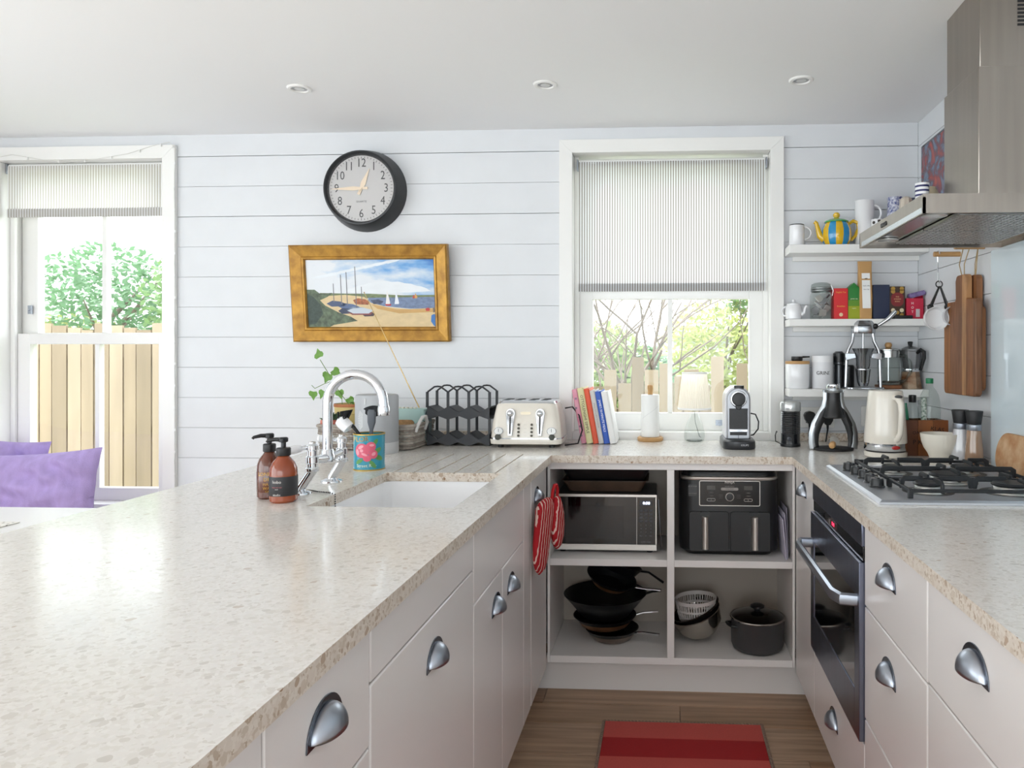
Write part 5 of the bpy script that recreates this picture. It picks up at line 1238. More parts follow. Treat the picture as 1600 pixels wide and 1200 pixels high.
# french press
t = thing('french_press', 'glass french press with steel lid and wooden knob on the lowest shelf', 'coffee press', (sx(1388), SY, Z1))
MB().rbox(.095, .09, 0, .016, .012).build('trivet', wood, t, bevel=.002)
MB().lathe([(.043, .017), (.0455, .022), (.0455, .148)], 36, cap1=False).build('beaker', glass('press_glass', '#f0f3f1', 1.1), t)
MB().lathe([(.0435, .026), (.0435, .032), (.0, .033)], 30).build('plunger_mesh', mat('plunger', '#4a413a', .4, .6), t)
MB().rod((0, 0, .03), (0, 0, .17), .002, 8).build('plunger_rod', chrome, t)
MB().lathe([(.047, .132), (.047, .16), (.055, .162), (.055, .166), (.03, .172), (0, .174)], 36, cap0=False).build('lid', mat('press_lid', '#a9aba9', .25, 1), t)
MB().lathe([(.008, .172), (.014, .178), (.015, .188), (.01, .195), (0, .196)], 18).build('knob', pine, t)
MB().tube([(.044, -.012, .14), (.07, -.022, .138), (.083, -.027, .11), (.083, -.027, .07), (.066, -.021, .035), (.045, -.012, .028)], .008, 10, sx=.7).build('handle', glass('handle_glass', '#c9cfcc', 3), t)
# moka pot
t = thing('moka_pot', 'aluminium moka pot with black handle at the right end of the lowest shelf', 'moka pot', (sx(1423), SY+.006, Z1), rz=rad(-52))
def oct_(r_, z, n=8): return [(r_*math.cos(2*PI*(j+.5)/n), r_*math.sin(2*PI*(j+.5)/n), z) for j in range(n)]
alu = mat('aluminium', '#8f9092', .32, 1)
MB().rings([oct_(.047, 0), oct_(.045, .01), oct_(.037, .068), oct_(.036, .074)]).build('boiler', mat('aluminium_stained', '#b3a08a', .4, .7, noise=(14, .6, (1, 1, 2)), c2='#6b3f1c'), t, smooth=False)
MB().lathe([(.038, .072), (.039, .075), (.039, .083), (.036, .086)], 24).build('collar', chrome, t)
MB().rings([oct_(.034, .084), oct_(.037, .1), oct_(.044, .158), oct_(.045, .162)]).build('jug', alu, t, smooth=False)
l_ = MB().rings([oct_(.046, .162), oct_(.046, .166), oct_(.02, .178), oct_(.009, .18)]).build('lid', alu, t, smooth=False)
MB().lathe([(.006, .178), (.008, .184), (.011, .197), (.008, .2)], 12).build('knob', black, l_)
MB().tube([(.04, -.012, .152), (.06, -.016, .164), (.078, -.02, .155), (.078, -.02, .13), (.066, -.017, .1), (.058, -.015, .08), (.052, -.013, .083)], [.008, .0085, .009, .009, .008, .007, .005], 8, sx=.8).build('handle', black, t)
MB().prism([(-.045, .15), (-.062, .168), (-.04, .168)], -.012, .012, 'y').build('spout', alu, t)
# chrome lever press (coffee grinder frame) on the lowest shelf
t = thing('lever_press', 'polished metal lever press on the lowest shelf, handle raised to the right', 'lever press', (sx(1344), 3.135, Z1))
pol = mat('polished_alu', '#b6b9bd', .16, 1)
MB().rbox(.165, .1, 0, .009, .03).build('base', pol, t, bevel=.003)
for s_ in (-1, 1):
    MB().tube([(s_*.072, 0, .009), (s_*.07, 0, .07), (s_*.068, 0, .14), (s_*.062, 0, .165), (s_*.045, 0, .2), (s_*.041, 0, .225), (s_*.042, 0, .26)], .0075, 12).build('column', pol, t)
    MB().prism([(s_*.03, .13), (s_*.074, .12), (s_*.076, .15), (s_*.036, .15)], -.01, .01, 'y').build('bracket', pol, t, bevel=.002)
MB().rings([rrect(.095, .05, .02, .232), rrect(.1, .055, .024, .24), rrect(.098, .055, .024, .272), rrect(.08, .045, .02, .286), rrect(.04, .02, .008, .291)]).build('head', pol, t)
MB().box(-.028, .02, -.0285, -.027, .262, .268).build('head_slot', black, t)
MB().rod((0, 0, .15), (0, 0, .236), .004, 10).build('shaft', pol, t)
MB().lathe([(.024, .085), (.028, .1), (.03, .14), (.046, .17), (.044, .17), (.028, .142)], 30).build('funnel', mat('funnel_smoke', '#8f9194', .15, .85), t)
MB().lathe([(.018, .012), (.024, .03), (.03, .078), (.031, .08), (.03, .085)], 28).build('cup', pol, t)
MB().at((.045, -.02, .262)).ball((0, 0, 0), .012, 14, 10).build('pivot', black, t)
MB().tube([(.05, -.02, .262), (.07, -.024, .275), (.095, -.03, .293), (.115, -.034, .315), (.124, -.036, .325)], [.007, .007, .0085, .0095, .008], 10, sx=.6).build('lever', pol, t)

# ================================================================ worktop right: coffee machine, frother, press, kettle ...
p = onZ(1159, 703)
t = thing('coffee_machine', 'slim silver and white capsule coffee machine on the window worktop', 'coffee machine', (p.x-.006, p.y+.13, ZT))
sil = mat('machine_silver', '#a3a5aa', .3, .7); swh = mat('machine_white', '#e4e4e8', .25)
MB().rings([rrect(.125, .26, .045, 0), rrect(.13, .265, .045, .006), rrect(.128, .262, .045, .03), rrect(.118, .25, .045, .036)]).build('base', mat('machine_base', '#26272b', .3), t)
outl = [(-.046, .034), (.046, .034), (.046, .195)]+arc(0, .195, .046, 0, 180, 14)[1:]
MB().prism(outl, -.06, .11, 'y').build('body', sil, t, bevel=.004)
MB().prism([(-.052, .034), (.052, .034), (.052, .192)]+arc(0, .194, .052, 0, 180, 14)[1:], -.035, .115, 'y').build('shell', swh, t, bevel=.004)
MB().at((0, -.06, .196), rx=PI/2).lathe([(.031, 0), (.034, .004), (.03, .01), (.027, .01)], 30).build('dial_ring', chrome, t)
MB().at((0, -.06, .196), rx=PI/2).lathe([(.0275, .002), (.0275, .012), (.024, .015), (0, .016)], 30).build('dial', black, t)
MB().prism([(-.012, -.03), (.012, -.03), (.02, .0), (-.02, .0)], -.074, -.06, 'y').at().build('dial_tab', black, t) if False else None
MB().prism(arc(0, .165, .012, 180, 360, 8)+[(.018, .185), (-.018, .185)], -.073, -.061, 'y').build('lever_tab', black, t, bevel=.002)
MB().rbox(.04, .03, .236, .25, .012, c=(.004, -.04)).build('lever', black, t, bevel=.002)
gr = MB().box(-.037, .037, -.0622, -.06, .075, .158).build('grille', black, t, bevel=.001)
d = MB()
for i in range(12):
    for j in range(13): d.box(-.034+i*.006+(.003 if j % 2 else 0)-.0012, -.034+i*.006+(.003 if j % 2 else 0)+.0012, -.0628, -.0622, .079+j*.006, .0815+j*.006)
o = d.build('grille_dots', mat('grille_grey', '#2e2f33', .5), gr, smooth=False); o['kind'] = 'stuff'
MB().box(-.036, .036, -.066, -.06, .064, .074).build('trim', chrome, t, bevel=.001)
MB().box(-.034, .034, -.0615, -.06, .05, .063).build('outlet', black, t, bevel=.001)
MB().box(-.001, .001, -.0612, -.06, .036, .05).build('seam', dkgrey, t)
text(t, 'KRUPS', .0105, mat('machine_print', '#c9c9cc', .5), (.018, -.1325, .018))
MB().tube([(.052, .0, .135), (.075, .0, .13), (.088, .0, .1), (.086, .0, .07), (.068, .01, .045), (.055, .03, .04)], .0028, 8).build('hose', blackm, t)
p = onZ(1235, 699); p = back(p, .04)
t = thing('milk_frother', 'black ribbed milk frother with clear lid beside the coffee machine', 'milk frother', p)
MB().lathe([(.04, 0), (.041, .003), (.041, .01), (.039, .013)], 32).build('base', black, t)
pr_ = [(.0385, .013), (.0385, .05)]
for i in range(12): pr_ += [(.0405, .055+i*.0075), (.0385, .0585+i*.0075)]
MB().lathe(pr_+[(.04, .146)], 36).build('body', mat('frother_black', '#16181d', .18, coat=.6), t)
MB().lathe([(.041, .145), (.042, .148), (.042, .176), (.039, .182), (0, .184)], 32).build('lid', mat('frother_lid', '#c6c8c8', .15, .5), t)
MB().at((-.012, -.0392, .035), rx=PI/2).lathe([(.008, 0), (.0085, .001), (.007, .0015)], 20).build('button', mat('frother_button', '#3a3d44', .3), t)
MB().tube([(-.04, .01, .01), (-.06, .0, .02), (-.062, -.005, .045), (-.055, .01, .06), (-.05, .03, .055)], .0022, 6).build('cable', blackm, t)

# lever espresso maker stand
p = onZ(1302, 707); p = back(p, .08)
t = thing('manual_espresso_maker', 'black and silver manual espresso maker with bowed legs', 'espresso maker', p)
silv = mat('rok_silver', '#a9adb0', .28, .9)
MB().lathe([(.075, 0), (.078, .004), (.078, .01), (.06, .012), (0, .0115)], 40, sy=.85).build('base', blackm, t)
for s_ in (-1, 1):
    path = [(s_*.076, 0, .006), (s_*.08, 0, .03), (s_*.079, 0, .065), (s_*.07, 0, .1), (s_*.05, 0, .14), (s_*.033, 0, .17), (s_*.027, 0, .2), (s_*.0275, 0, .235)]
    MB().tube(path, [.0065, .0065, .0065, .0065, .006, .0055, .005, .005], 10, sy=2.6).build('leg', silv, t)
    MB().tube([(x-s_*.009, y, z) for x, y, z in path[:6]], [.0055, .006, .007, .008, .008, .006], 10, sy=2.3).build('leg_lining', black, t)
MB().lathe([(.034, .125), (.043, .13), (.041, .142), (.031, .17), (.027, .2), (.0265, .228)], 30).build('cylinder', black, t)
MB().lathe([(.034, .226), (.036, .229), (.036, .238), (.03, .24)], 30).build('flange', silv, t)
MB().lathe([(.025, .238), (.027, .242), (.027, .256), (.023, .26), (0, .26)], 28).build('cap', chrome, t)
for s_ in (-1, 1): MB().at((s_*.037, 0, .232), rx=PI/2).cyl((0, 0, -.006), .005, .012, 12).build('pivot', silv, t)
q = Vector((p.x-.008, p.y-.035, ZT+.0125))
t = thing('portafilter', 'chrome portafilter with wooden handle lying on the espresso maker base', 'portafilter', q)
MB().at((.006, .02, .022), rx=rad(60), ry=rad(25)).lathe([(.0165, -.012), (.018, -.01), (.018, .008), (.019, .01), (.0, .01)], 28).build('basket', chrome, t)
a = Vector((.002, .002, .018)); b_ = Vector((-.016, -.045, .013))
MB().tube([a, a.lerp(b_, .1), a.lerp(b_, .3), a.lerp(b_, .7), a.lerp(b_, .95), b_], [.005, .008, .0115, .0135, .011, .006], 14).build('handle', pine, t)

# kettle
p = onZ(1383.5, 717); p = back(p, .075)
t = thing('electric_kettle', 'cream electric kettle with chrome band and red switch by the hob', 'kettle', p)
MB().lathe([(.07, 0), (.076, .003), (.077, .016), (.072, .02)], 40).build('base_plate', cream, t)
MB().lathe([(.071, .02), (.072, .026)], 40).build('gap', black, t)
MB().lathe([(.0755, .026), (.0765, .028), (.0755, .052), (.0745, .053)], 44).build('band', chrome, t)
MB().lathe([(.0755, .052), (.0762, .056), (.074, .1), (.069, .16), (.0635, .215), (.0615, .236), (.059, .242), (.05, .2445), (0, .246)], 44).build('body', cream, t)
az = rad(-76); dx, dy = math.cos(az), math.sin(az)
def K(r_, z): return (r_*dx, r_*dy, z)
MB().tube([K(.05, .222), K(.085, .217), K(.104, .2), K(.106, .17), K(.103, .13), K(.098, .095), K(.085, .075), K(.066, .066)], [.012, .0125, .0115, .01, .0095, .0095, .0105, .012], 12).build('handle', cream, t)
MB().at(K(.088, .2235), rz=az).ball((0, 0, 0), .014, 14, 8, sx=1.1, sz=.45).build('lid_button', mat('kettle_button', '#4a4a4a', .3), t)
MB().at((.0755*math.cos(rad(-78)), .0755*math.sin(rad(-78)), .0395), rz=rad(-78)).ball((0, 0, 0), .017, 16, 8, sx=.3, sz=.42).build('switch', mat('switch_red', '#b3201c', .2, coat=.6), t)
MB().tube([(-.02, .045, .215), (-.025, .064, .235), (-.027, .068, .24)], [.02, .012, .006], 12).build('spout', cream, t)
# wooden crate with bottles
p = onZ(1448, 713)
t = thing('wooden_crate', 'dark oak crate with burnt lettering behind the cream bowl', 'crate', (p.x+.0, p.y+.07, ZT))
m = MB; cwx, cdy = .165, .12
for i, c_ in enumerate(('#6e3c1e', '#9c5d2f', '#84491f')):
    w0 = -cwx/2+i*cwx/3
    MB().box(w0+.0004, w0+cwx/3-.0004, -cdy/2, -cdy/2+.012, 0, .132).build('front_slat', mat('crate_%d' % i, c_, .5, noise=(18, .4, (1, 1, .1))), t, bevel=.001)
cr = mat('crate_0', '#5a3018')
MB().box(-cwx/2, cwx/2, cdy/2-.012, cdy/2, 0, .13).build('back_slat', cr, t, bevel=.001)
for s_ in (-1, 1): MB().box(s_*(cwx/2-.006)-.006, s_*(cwx/2-.006)+.006, -cdy/2+.012, cdy/2-.012, 0, .13).build('side_slat', cr, t, bevel=.001)
MB().box(-cwx/2+.012, cwx/2-.012, -cdy/2+.012, cdy/2-.012, 0, .01).build('bottom', cr, t)
text(t, 'OAK', .017, mat('burnt_ink', '#1d0f08', .7), (-.03, -cdy/2-.0004, .086), (PI/2, rad(-6), 0)); text(t, 'KLAS', .022, mat('burnt_ink', '#1d0f08', .7), (.042, -cdy/2-.0004, .098), (PI/2, rad(8), 0))
text(t, 'P K', .024, mat('burnt_ink', '#1d0f08', .7), (-.03, -cdy/2-.0004, .05))
cb = Vector((p.x, p.y+.07, ZT+.0105))
def vbottle(label, dx, dy, r_, h, gm, capm, caph, liquid=None, capr=.013):
    t = thing('oil_bottle', label, 'bottle', (cb.x+dx, cb.y+dy, cb.z), group='bottles in the oak crate')
    MB().lathe([(r_*.9, 0), (r_, .005), (r_, h*.6), (r_*.96, h*.68), (r_*.84, h*.76), (r_*.62, h*.83), (capr*1.05, h*.88), (capr*.9, h-caph)], 28, cap1=False).build('body', gm, t)
    MB().lathe([(capr, h-caph), (capr*1.05, h-caph+.002), (capr*1.05, h-.002), (capr*.9, h)], 20).build('cap', capm, t)
    if liquid: MB().lathe([(r_*.88, .003), (r_*.95, .006), (r_*.95, h*.42), (0, h*.42)], 24).build('liquid', liquid, t)
bg_ = glass('bottle_glass', '#f0f4f2', 1.0)
vbottle('tall clear bottle with green cap in the oak crate', .036, .004, .039, .275, bg_, mat('cap_green', '#1d7a50', .35), .02, mat('oil_dark', '#6a6350', .2))
vbottle('short clear bottle with black cap in the oak crate', -.03, -.004, .025, .212, bg_, black, .028, mat('oil_clear', '#b9b6a6', .2))
t = thing('sauce_bottle', 'green glass bottle half hidden behind the kettle', 'bottle', (cb.x-.06, cb.y-.01, cb.z), group='bottles in the oak crate')
MB().lathe([(.014, 0), (.015, .12), (.012, .15), (.008, .17), (.008, .182)], 20).build('body', mat('bottle_green', '#2f8a66', .2), t)
t = thing('spice_tin', 'slim green and white printed tube in the oak crate', 'tin', (cb.x+.0035, cb.y-.03, cb.z))
MB().lathe([(.01, 0), (.01, .2), (.008, .203)], 18).build('body', mat('tube_print', '#e5ece6', .4, noise=(110, .6, (1, 1, 1)), c2='#1d5c3c'), t)

# bowl, mills, round board
p = onZ(1469, 724); p = back(p, .035)
t = thing('cream_bowl', 'footed cream bowl beside the hob in front of the crate', 'bowl', p)
MB().lathe([(.036, 0), (.037, .004), (.036, .018), (.042, .032), (.054, .05), (.062, .072), (.0655, .095), (.0655, .1), (.0625, .1), (.059, .075), (.05, .052), (.03, .03)], 40).build('bowl', mat('bowl_cream', '#e2dccf', .35), t)
def mill(label, p, body, kk):
    t = thing('mill', label, 'mill', p, group='salt and pepper mills')
    MB().lathe([(.031, 0), (.032, .003), (.0285, .05), (.0225, .118), (.022, .121)], 32).build('body', body, t)
    MB().lathe([(.023, .12), (.0238, .122), (.0238, .138), (.022, .14)], 32).build('collar', satin, t)
    MB().lathe([(.022, .14), (.0225, .142), (.028, .182), (.027, .185), (0, .1855)], 32).build('cap', mat('mill_black', '#1e1e20', .5), t)
p = onZ(1522, 730); p = back(p, .032)
mill('pepper mill with brown ground spice inside, nearer of the pair', p, mat('mill_pepper', '#a58469', .15, noise=(20, .25, (1, 1, .3)), coat=.7), 1)
p2 = onZ(1500.5, 727); p2 = back(p2, .04)
mill('salt mill with white contents, half hidden behind the pepper mill', p2, mat('mill_salt', '#d3d3d6', .15, noise=(20, .2, (1, 1, .3)), coat=.7), 1)
pb_ = onX(1561, 740, .99)
t = thing('round_bread_board', 'pale round-cornered wooden board leaning against the splashback', 'board', (1.05, 2.41, ZT+.0005), ry=rad(9))
spm = mat('burl_wood', '#d3b08a', .5, noise=(22, .35, (1, 1, 1)), c2='#b07a48')
MB().prism([(x, z) for x, z in [(-.1+.0, .0)]+[(-.0, .0)]][:0]+rr2(.34, .13, .062, 10, -.17, .065), -.01, .012, 'x').build('board', spm, t, bevel=.003)

# ================================================================ sockets and plugs
def socket(label, px, py, w_):
    q = onY(px, py, YB-.001)
    t = thing('wall_socket', label, 'socket', (q.x, YB, q.z), group='white wall sockets')
    MB().prism(rr2(w_, .088, .006), -.009, -.0005, 'y').build('plate', trimw, t, bevel=.0015)
    for dx_ in ((-.037, .037) if w_ > .1 else (0,)):
        for a, b_ in ((0, .012), (-.011, -.008), (.011, -.008)): MB().box(dx_+a-.003, dx_+a+.003, -.0095, -.0085, b_-.016, b_-.008).build('pin_hole', ink, t)
        MB().box(dx_-.006, dx_+.006, -.012, -.009, .022, .034).build('switch', trimw, t, bevel=.001)
    return q
q1 = socket('white double wall socket behind the manual espresso maker', 1277, 652, .145)
q2 = socket('white wall socket half hidden behind the cream kettle', 1361, 650, .088)
for px, py, lab_ in ((1265, 651, 'black plug in the double socket, the left one beside the frother'), (1293, 653, 'black plug in the double socket behind the espresso maker')):
    q = onY(px, py, YB-.03)
    t = thing('power_plug', lab_, 'plug', (q.x, YB-.0125, q.z), group='black plugs in the wall socket')
    MB().prism([(-.02, -.012), (-.009, -.03), (.009, -.03), (.02, -.012), (.024, .006), (.018, .019), (0, .024), (-.018, .019), (-.024, .006)], -.036, 0, 'y').build('body', black, t, bevel=.004)
    MB().tube([(0, -.02, -.028), (0, -.02, -.05), (-.005, -.022, -.08), (-.012 if px > 1280 else .004, -.03, -.115), (-.02, -.045, -.125)], [.006, .004, .003, .003, .003], 8).build('cable', blackm, t)

# ================================================================ pegs, hanging boards, measuring cups
def peg(label, px, py, x_out, ln):
    q = onX(px, py, XR)
    t = thing('wall_peg', label, 'peg', (XR, q.y, q.z), group='wooden wall pegs')
    MB().at(ry=-PI/2).cyl((0, 0, 0), .0095, ln, 18).build('peg', pine, t)
    return q
qa = peg('wooden wall peg carrying the hook of measuring cups', 1500, 397, 0, .095)
qb = peg('wooden wall peg carrying the cords of the chopping boards', 1538, 385, 0, .1)
def chop(label, y0_, y1_, x0_, x1_, zt, zb, hy0, hy1, hz, mt):
    t = thing('chopping_board', label, 'chopping board', ((x0_+x1_)/2, (y0_+y1_)/2, zb), group='hanging chopping boards')
    outl = []
    r_ = .018
    outl += arc(y0_+r_, zb+r_, r_, 180, 270, 5)+arc(y1_-r_, zb+r_, r_, 270, 360, 5)+arc(y1_-r_, zt-r_, r_, 0, 90, 5)+[(hy1+.006, zt), (hy1, zt+.01), (hy1, hz-.02)]+arc(hy1-.02, hz-.02, .02, 0, 90, 5)+arc(hy0+.02, hz-.02, .02, 90, 180, 5)+[(hy0, zt+.01), (hy0-.006, zt)]+arc(y0_+r_, zt-r_, r_, 90, 180, 5)
    MB().prism(outl, x0_, x1_, 'x').build('board', mt, t, W=True, bevel=.003)
    return t
hm = bpy.data.materials.new('striped_acacia'); hm.use_nodes = True; nt = hm.node_tree; b = nt.nodes['Principled BSDF']; L = nt.links
tc = nt.nodes.new('ShaderNodeTexCoord'); sp = nt.nodes.new('ShaderNodeSeparateXYZ'); L.new(tc.outputs['Object'], sp.inputs[0])
mr = nt.nodes.new('ShaderNodeMapRange'); mr.inputs['From Min'].default_value = .14; mr.inputs['From Max'].default_value = -.14; L.new(sp.outputs[1], mr.inputs[0])
rp = nt.nodes.new('ShaderNodeValToRGB'); rp.color_ramp.interpolation = 'CONSTANT'; e = rp.color_ramp.elements; e[0].position = 0; e[0].color = lin('#a86f3f'); e[1].position = .22; e[1].color = lin('#8a5d40')
for q_, c_ in ((.6, '#b98a5e'), (.72, '#94603a'), (.93, '#7c5438')): x = e.new(q_); x.color = lin(c_)
L.new(mr.outputs[0], rp.inputs[0])
mp = nt.nodes.new('ShaderNodeMapping'); mp.inputs['Scale'].default_value = (30, 30, 4); L.new(tc.outputs['Object'], mp.inputs[0]); n = nt.nodes.new('ShaderNodeTexNoise'); n.inputs['Detail'].default_value = 6; n.inputs['Distortion'].default_value = 1.2; n.inputs['Scale'].default_value = 1; L.new(mp.outputs[0], n.inputs['Vector'])
r2 = nt.nodes.new('ShaderNodeValToRGB'); r2.color_ramp.elements[0].position = .3; r2.color_ramp.elements[0].color = (.35, .3, .28, 1); r2.color_ramp.elements[1].position = .62; r2.color_ramp.elements[1].color = (1, 1, 1, 1); L.new(n.outputs['Fac'], r2.inputs[0])
ml = nt.nodes.new('ShaderNodeMix'); ml.data_type = 'RGBA'; ml.blend_type = 'MULTIPLY'; ml.inputs['Factor'].default_value = .75; L.new(rp.outputs[0], ml.inputs['A']); L.new(r2.outputs[0], ml.inputs['B']); L.new(ml.outputs['Result'], b.inputs['Base Color']); b.inputs['Roughness'].default_value = .5
t = chop('large acacia chopping board hanging in front on the right wall', 2.525, 2.805, 1.035, 1.058, 1.475, 1.142, 2.605, 2.695, 1.565, hm)
pz = qb.z
MB().tube([(1.046, 2.66, 1.552), (1.03, 2.648, 1.6), (1.025, qb.y+.005, pz+.0115), (1.046, qb.y+.0, pz+.0125), (1.04, 2.63, 1.6), (1.046, 2.645, 1.552)], .0018, 6).build('cord', mat('cord_jute', '#b39a72', .8), t, W=True)
t = chop('second chopping board hanging behind the large one', 2.555, 2.785, 1.062, 1.082, 1.45, 1.16, 2.58, 2.66, 1.56, acacia)
MB().tube([(1.072, 2.615, 1.545), (1.07, 2.6, 1.6), (1.07, qb.y-.003, pz+.0115), (1.075, 2.625, 1.6), (1.072, 2.62, 1.545)], .0018, 6).build('cord', mat('cord_jute', '#b39a72', .8), t, W=True)
# hook with measuring cups
hx = 1.012; hy = qa.y
t = thing('measuring_cups', 'white measuring cups with black handles hanging from a metal hook', 'measuring cups', (hx, hy, 1.38))
MB().tube([(hx, hy-.012, qa.z+.0), (hx, hy-.006, qa.z+.011), (hx, hy+.004, qa.z+.012), (hx, hy+.01, qa.z), (hx, hy+.006, qa.z-.06), (hx, hy, qa.z-.1), (hx, hy-.008, qa.z-.107), (hx, hy-.014, qa.z-.095)], .0022, 8).build('hook', chrome, t, W=True)
rz_ = qa.z-.112
MB().tube([(hx+.012*math.cos(a*PI/6), hy-.006, rz_+.012*math.sin(a*PI/6)) for a in range(12)], .0022, 6, closed=True).build('ring', black, t, W=True)
for k, (dx_, col_, rr, zz) in enumerate(((-.036, '#e9e9ea', .042, .128), (.03, '#c9c9cc', .036, .12))):
    a = Vector((hx, hy-.008-.008*k, rz_-.008)); b_ = Vector((hx+dx_*.9, hy-.008-.008*k, rz_-.085))
    hd_ = MB(); hd_.tube([a, a.lerp(b_, .5), b_], [.006, .008, .011], 10, sy=.55).ball(tuple(b_), .012, 12, 8).build('handle', black, t, W=True)
    MB().at((b_.x+.012, hy-.012-.01*k, rz_-zz), rx=PI/2).lathe([(.0, 0), (rr*.8, 0), (rr, .006), (rr+.002, .03), (rr, .03), (rr*.8, .008)], 30, cap0=False).build('cup', mat('cup_'+col_.strip('#'), col_, .35), t, W=True)
# ================================================================ contents of the open cupboard
ZS, ZB = .5205, .1565
t = thing('microwave', 'black and silver microwave oven in the upper left bay', 'microwave', (-.2325, 2.83, ZS))
mwx, mwh, mwd = .395, .215, .26
mst = mat('microwave_steel', '#c9c4be', .35, .9); mblk = mat('microwave_glass', '#0a0a0c', .05, coat=.5)
MB().box(-mwx/2+.002, mwx/2-.002, .012, mwd, .01, .01+mwh).build('casing', mat('microwave_case', '#2a2a2c', .4), t, bevel=.004)
for sx_ in (-1, 1):
    for y_ in (.03, .23): MB().cyl((sx_*.17, y_, 0), .012, .0105, 12).build('foot', blackm, t)
xd = mwx/2-.078
f_ = MB(); f_.box(-mwx/2, mwx/2, 0, .012, .215, .2255); f_.box(-mwx/2, mwx/2, 0, .012, .01, .033); f_.box(-mwx/2, -mwx/2+.004, 0, .012, .033, .215); f_.box(mwx/2-.006, mwx/2, 0, .012, .033, .215)
f_.build('front_frame', mst, t, bevel=.001)
dr = MB().box(-mwx/2+.004, xd, .001, .012, .033, .215).build('door', mblk, t, bevel=.001)
MB().box(-mwx/2+.05, xd-.05, .0004, .001, .055, .18).build('door_window', mat('microwave_window', '#171719', .12, coat=.3), dr, smooth=False)
cp = MB().box(xd+.0015, mwx/2-.006, .001, .012, .033, .215).build('control_panel', mblk, t, bevel=.001)
MB().box(xd, xd+.0015, -.0002, .012, .01, .215).build('panel_seam', mst, t)
xc_ = (xd+mwx/2-.006)/2
MB().box(xc_-.025, xc_+.025, .0002, .001, .182, .203).build('display', mat('mw_display', '#22242c', .2), cp, smooth=False)
text(cp, '0:00', .016, mat('white_led', '#dfe6ff', .4, emit=2), (xc_+.002, -.0002, .1925))
prg = mat('mw_print', '#77777c', .6)
for r_ in range(4):
    for c_ in range(3): MB().prism(rr2(.015, .009, .003, 3, xc_-.019+.019*c_, .164-.0135*r_), .0002, .001, 'y').build('button', mat('mw_button', '#2b2b2f', .4), cp, smooth=False); text(cp, '\u2014', .006, prg, (xc_-.019+.019*c_, 0, .164-.0135*r_))
for r_ in range(3):
    for c_ in range(3): text(cp, str(r_*3+c_+1), .007, prg, (xc_-.019+.019*c_, .0, .108-.0135*r_))
for c_, s_ in ((-1, 'Stop'), (0, '0'), (1, 'Start')): text(cp, s_, .0055 if c_ else .007, prg, (xc_+.019*c_, 0, .067))
text(cp, 'RUSSELL HOBBS', .0052, prg, (xc_, 0, .044))
# trays on top of it
t = thing('roasting_tin', 'brown roasting tin lying on top of the microwave', 'roasting tin', (-.24, 2.98, ZS+.2265))
tin_ = lambda w_, d, h, lip: MB().rings([rrect(w_*.86, d*.86, .02, 0), rrect(w_, d, .025, h), rrect(w_+lip, d+lip, .028, h), rrect(w_+lip, d+lip, .028, h+.002), rrect(w_-.004, d-.004, .024, h+.002), rrect(w_*.86-.004, d*.86-.004, .02, .003)])
tin_(.33, .22, .042, .012).build('tin', mat('tin_brown', '#574335', .5, noise=(15, .4, (1, 1, 1))), t)
t = thing('baking_tray', 'black enamel baking tin stacked on the brown roasting tin', 'baking tin', (-.235, 2.975, ZS+.2265+.0445))
tin_(.345, .22, .045, .016).build('tin', mat('tin_black', '#0f0f11', .35), t)
t = thing('slicer', 'dark metal slicer leaning upright at the right of the microwave', 'slicer', (-.014, 2.86, ZS+.001), ry=rad(-4))
MB().prism([(0, .003), (.02, 0), (.036, .02), (.03, .15), (.01, .2), (-.005, .1)], -.004, .0, 'x').build('blade', mat('blade_grey', '#4b4a4c', .3, .8), t, bevel=.001)
# air fryer
t = thing('air_fryer', 'black dual-drawer air fryer in the upper right bay', 'air fryer', (.2415, 2.95, ZS))
afb = mat('fryer_black', '#101012', .38); afs = mat('fryer_silver', '#d5cfc8', .35, .9)
W_, D_ = .376, .27
MB().rings([rrect(W_-.05, D_-.04, .04, .0), rrect(W_-.04, D_-.03, .045, .006), rrect(W_, D_, .05, .02), rrect(W_, D_, .05, .285)]).build('body', afb, t)
MB().rings([rrect(W_-.006, D_-.006, .05, .285), rrect(W_-.004, D_-.004, .05, .287), rrect(W_-.004, D_-.004, .05, .296), rrect(W_-.01, D_-.01, .05, .299)]).build('trim_band', afs, t)
MB().rings([rrect(W_-.012, D_-.012, .05, .298), rrect(W_-.02, D_-.02, .05, .316), rrect(W_-.06, D_-.06, .05, .324)]).build('lid', mat('fryer_lid', '#18181a', .25), t)
yf = -D_/2
def fr(w_, h, r_, cx, cz, th):
    o = rr2(w_, h, r_, 4, cx, cz); i_ = rr2(w_-2*th, h-2*th, max(r_-th, .001), 4, cx, cz); m = MB(); n_ = len(o)
    m.add([(x, yf-.0025, z) for x, z in o]+[(x, yf-.0025, z) for x, z in i_], [(k, (k+1) % n_, n_+(k+1) % n_, n_+k) for k in range(n_)])
    return m
MB().prism(rr2(.226, .092, .006, 4, 0, .237), yf-.002, yf+.004, 'y').build('control_panel', mat('fryer_panel', '#0b0b0d', .15), t)
fr(.23, .096, .006, 0, .237, .0022).build('panel_border', afs, t, smooth=False)
text(t, 'NINJA', .0125, mat('fryer_print', '#d8d2cc', .5), (.0, yf-.003, .279), spacing=1.1)
fp_ = mat('fryer_print', '#d8d2cc'); fpd = mat('fryer_print_dim', '#8a8681', .6)
MB().prism(rr2(.066, .0105, .005, 4, .0, .2535), yf-.003, yf-.002, 'y').build('mode_bar', mat('mode_grey', '#9b9590', .4), t, smooth=False); text(t, 'DUAL ZONE', .0055, ink, (0, yf-.0032, .2535))
text(t, 'DOUBLE STACK', .005, fpd, (0, yf-.0028, .263))
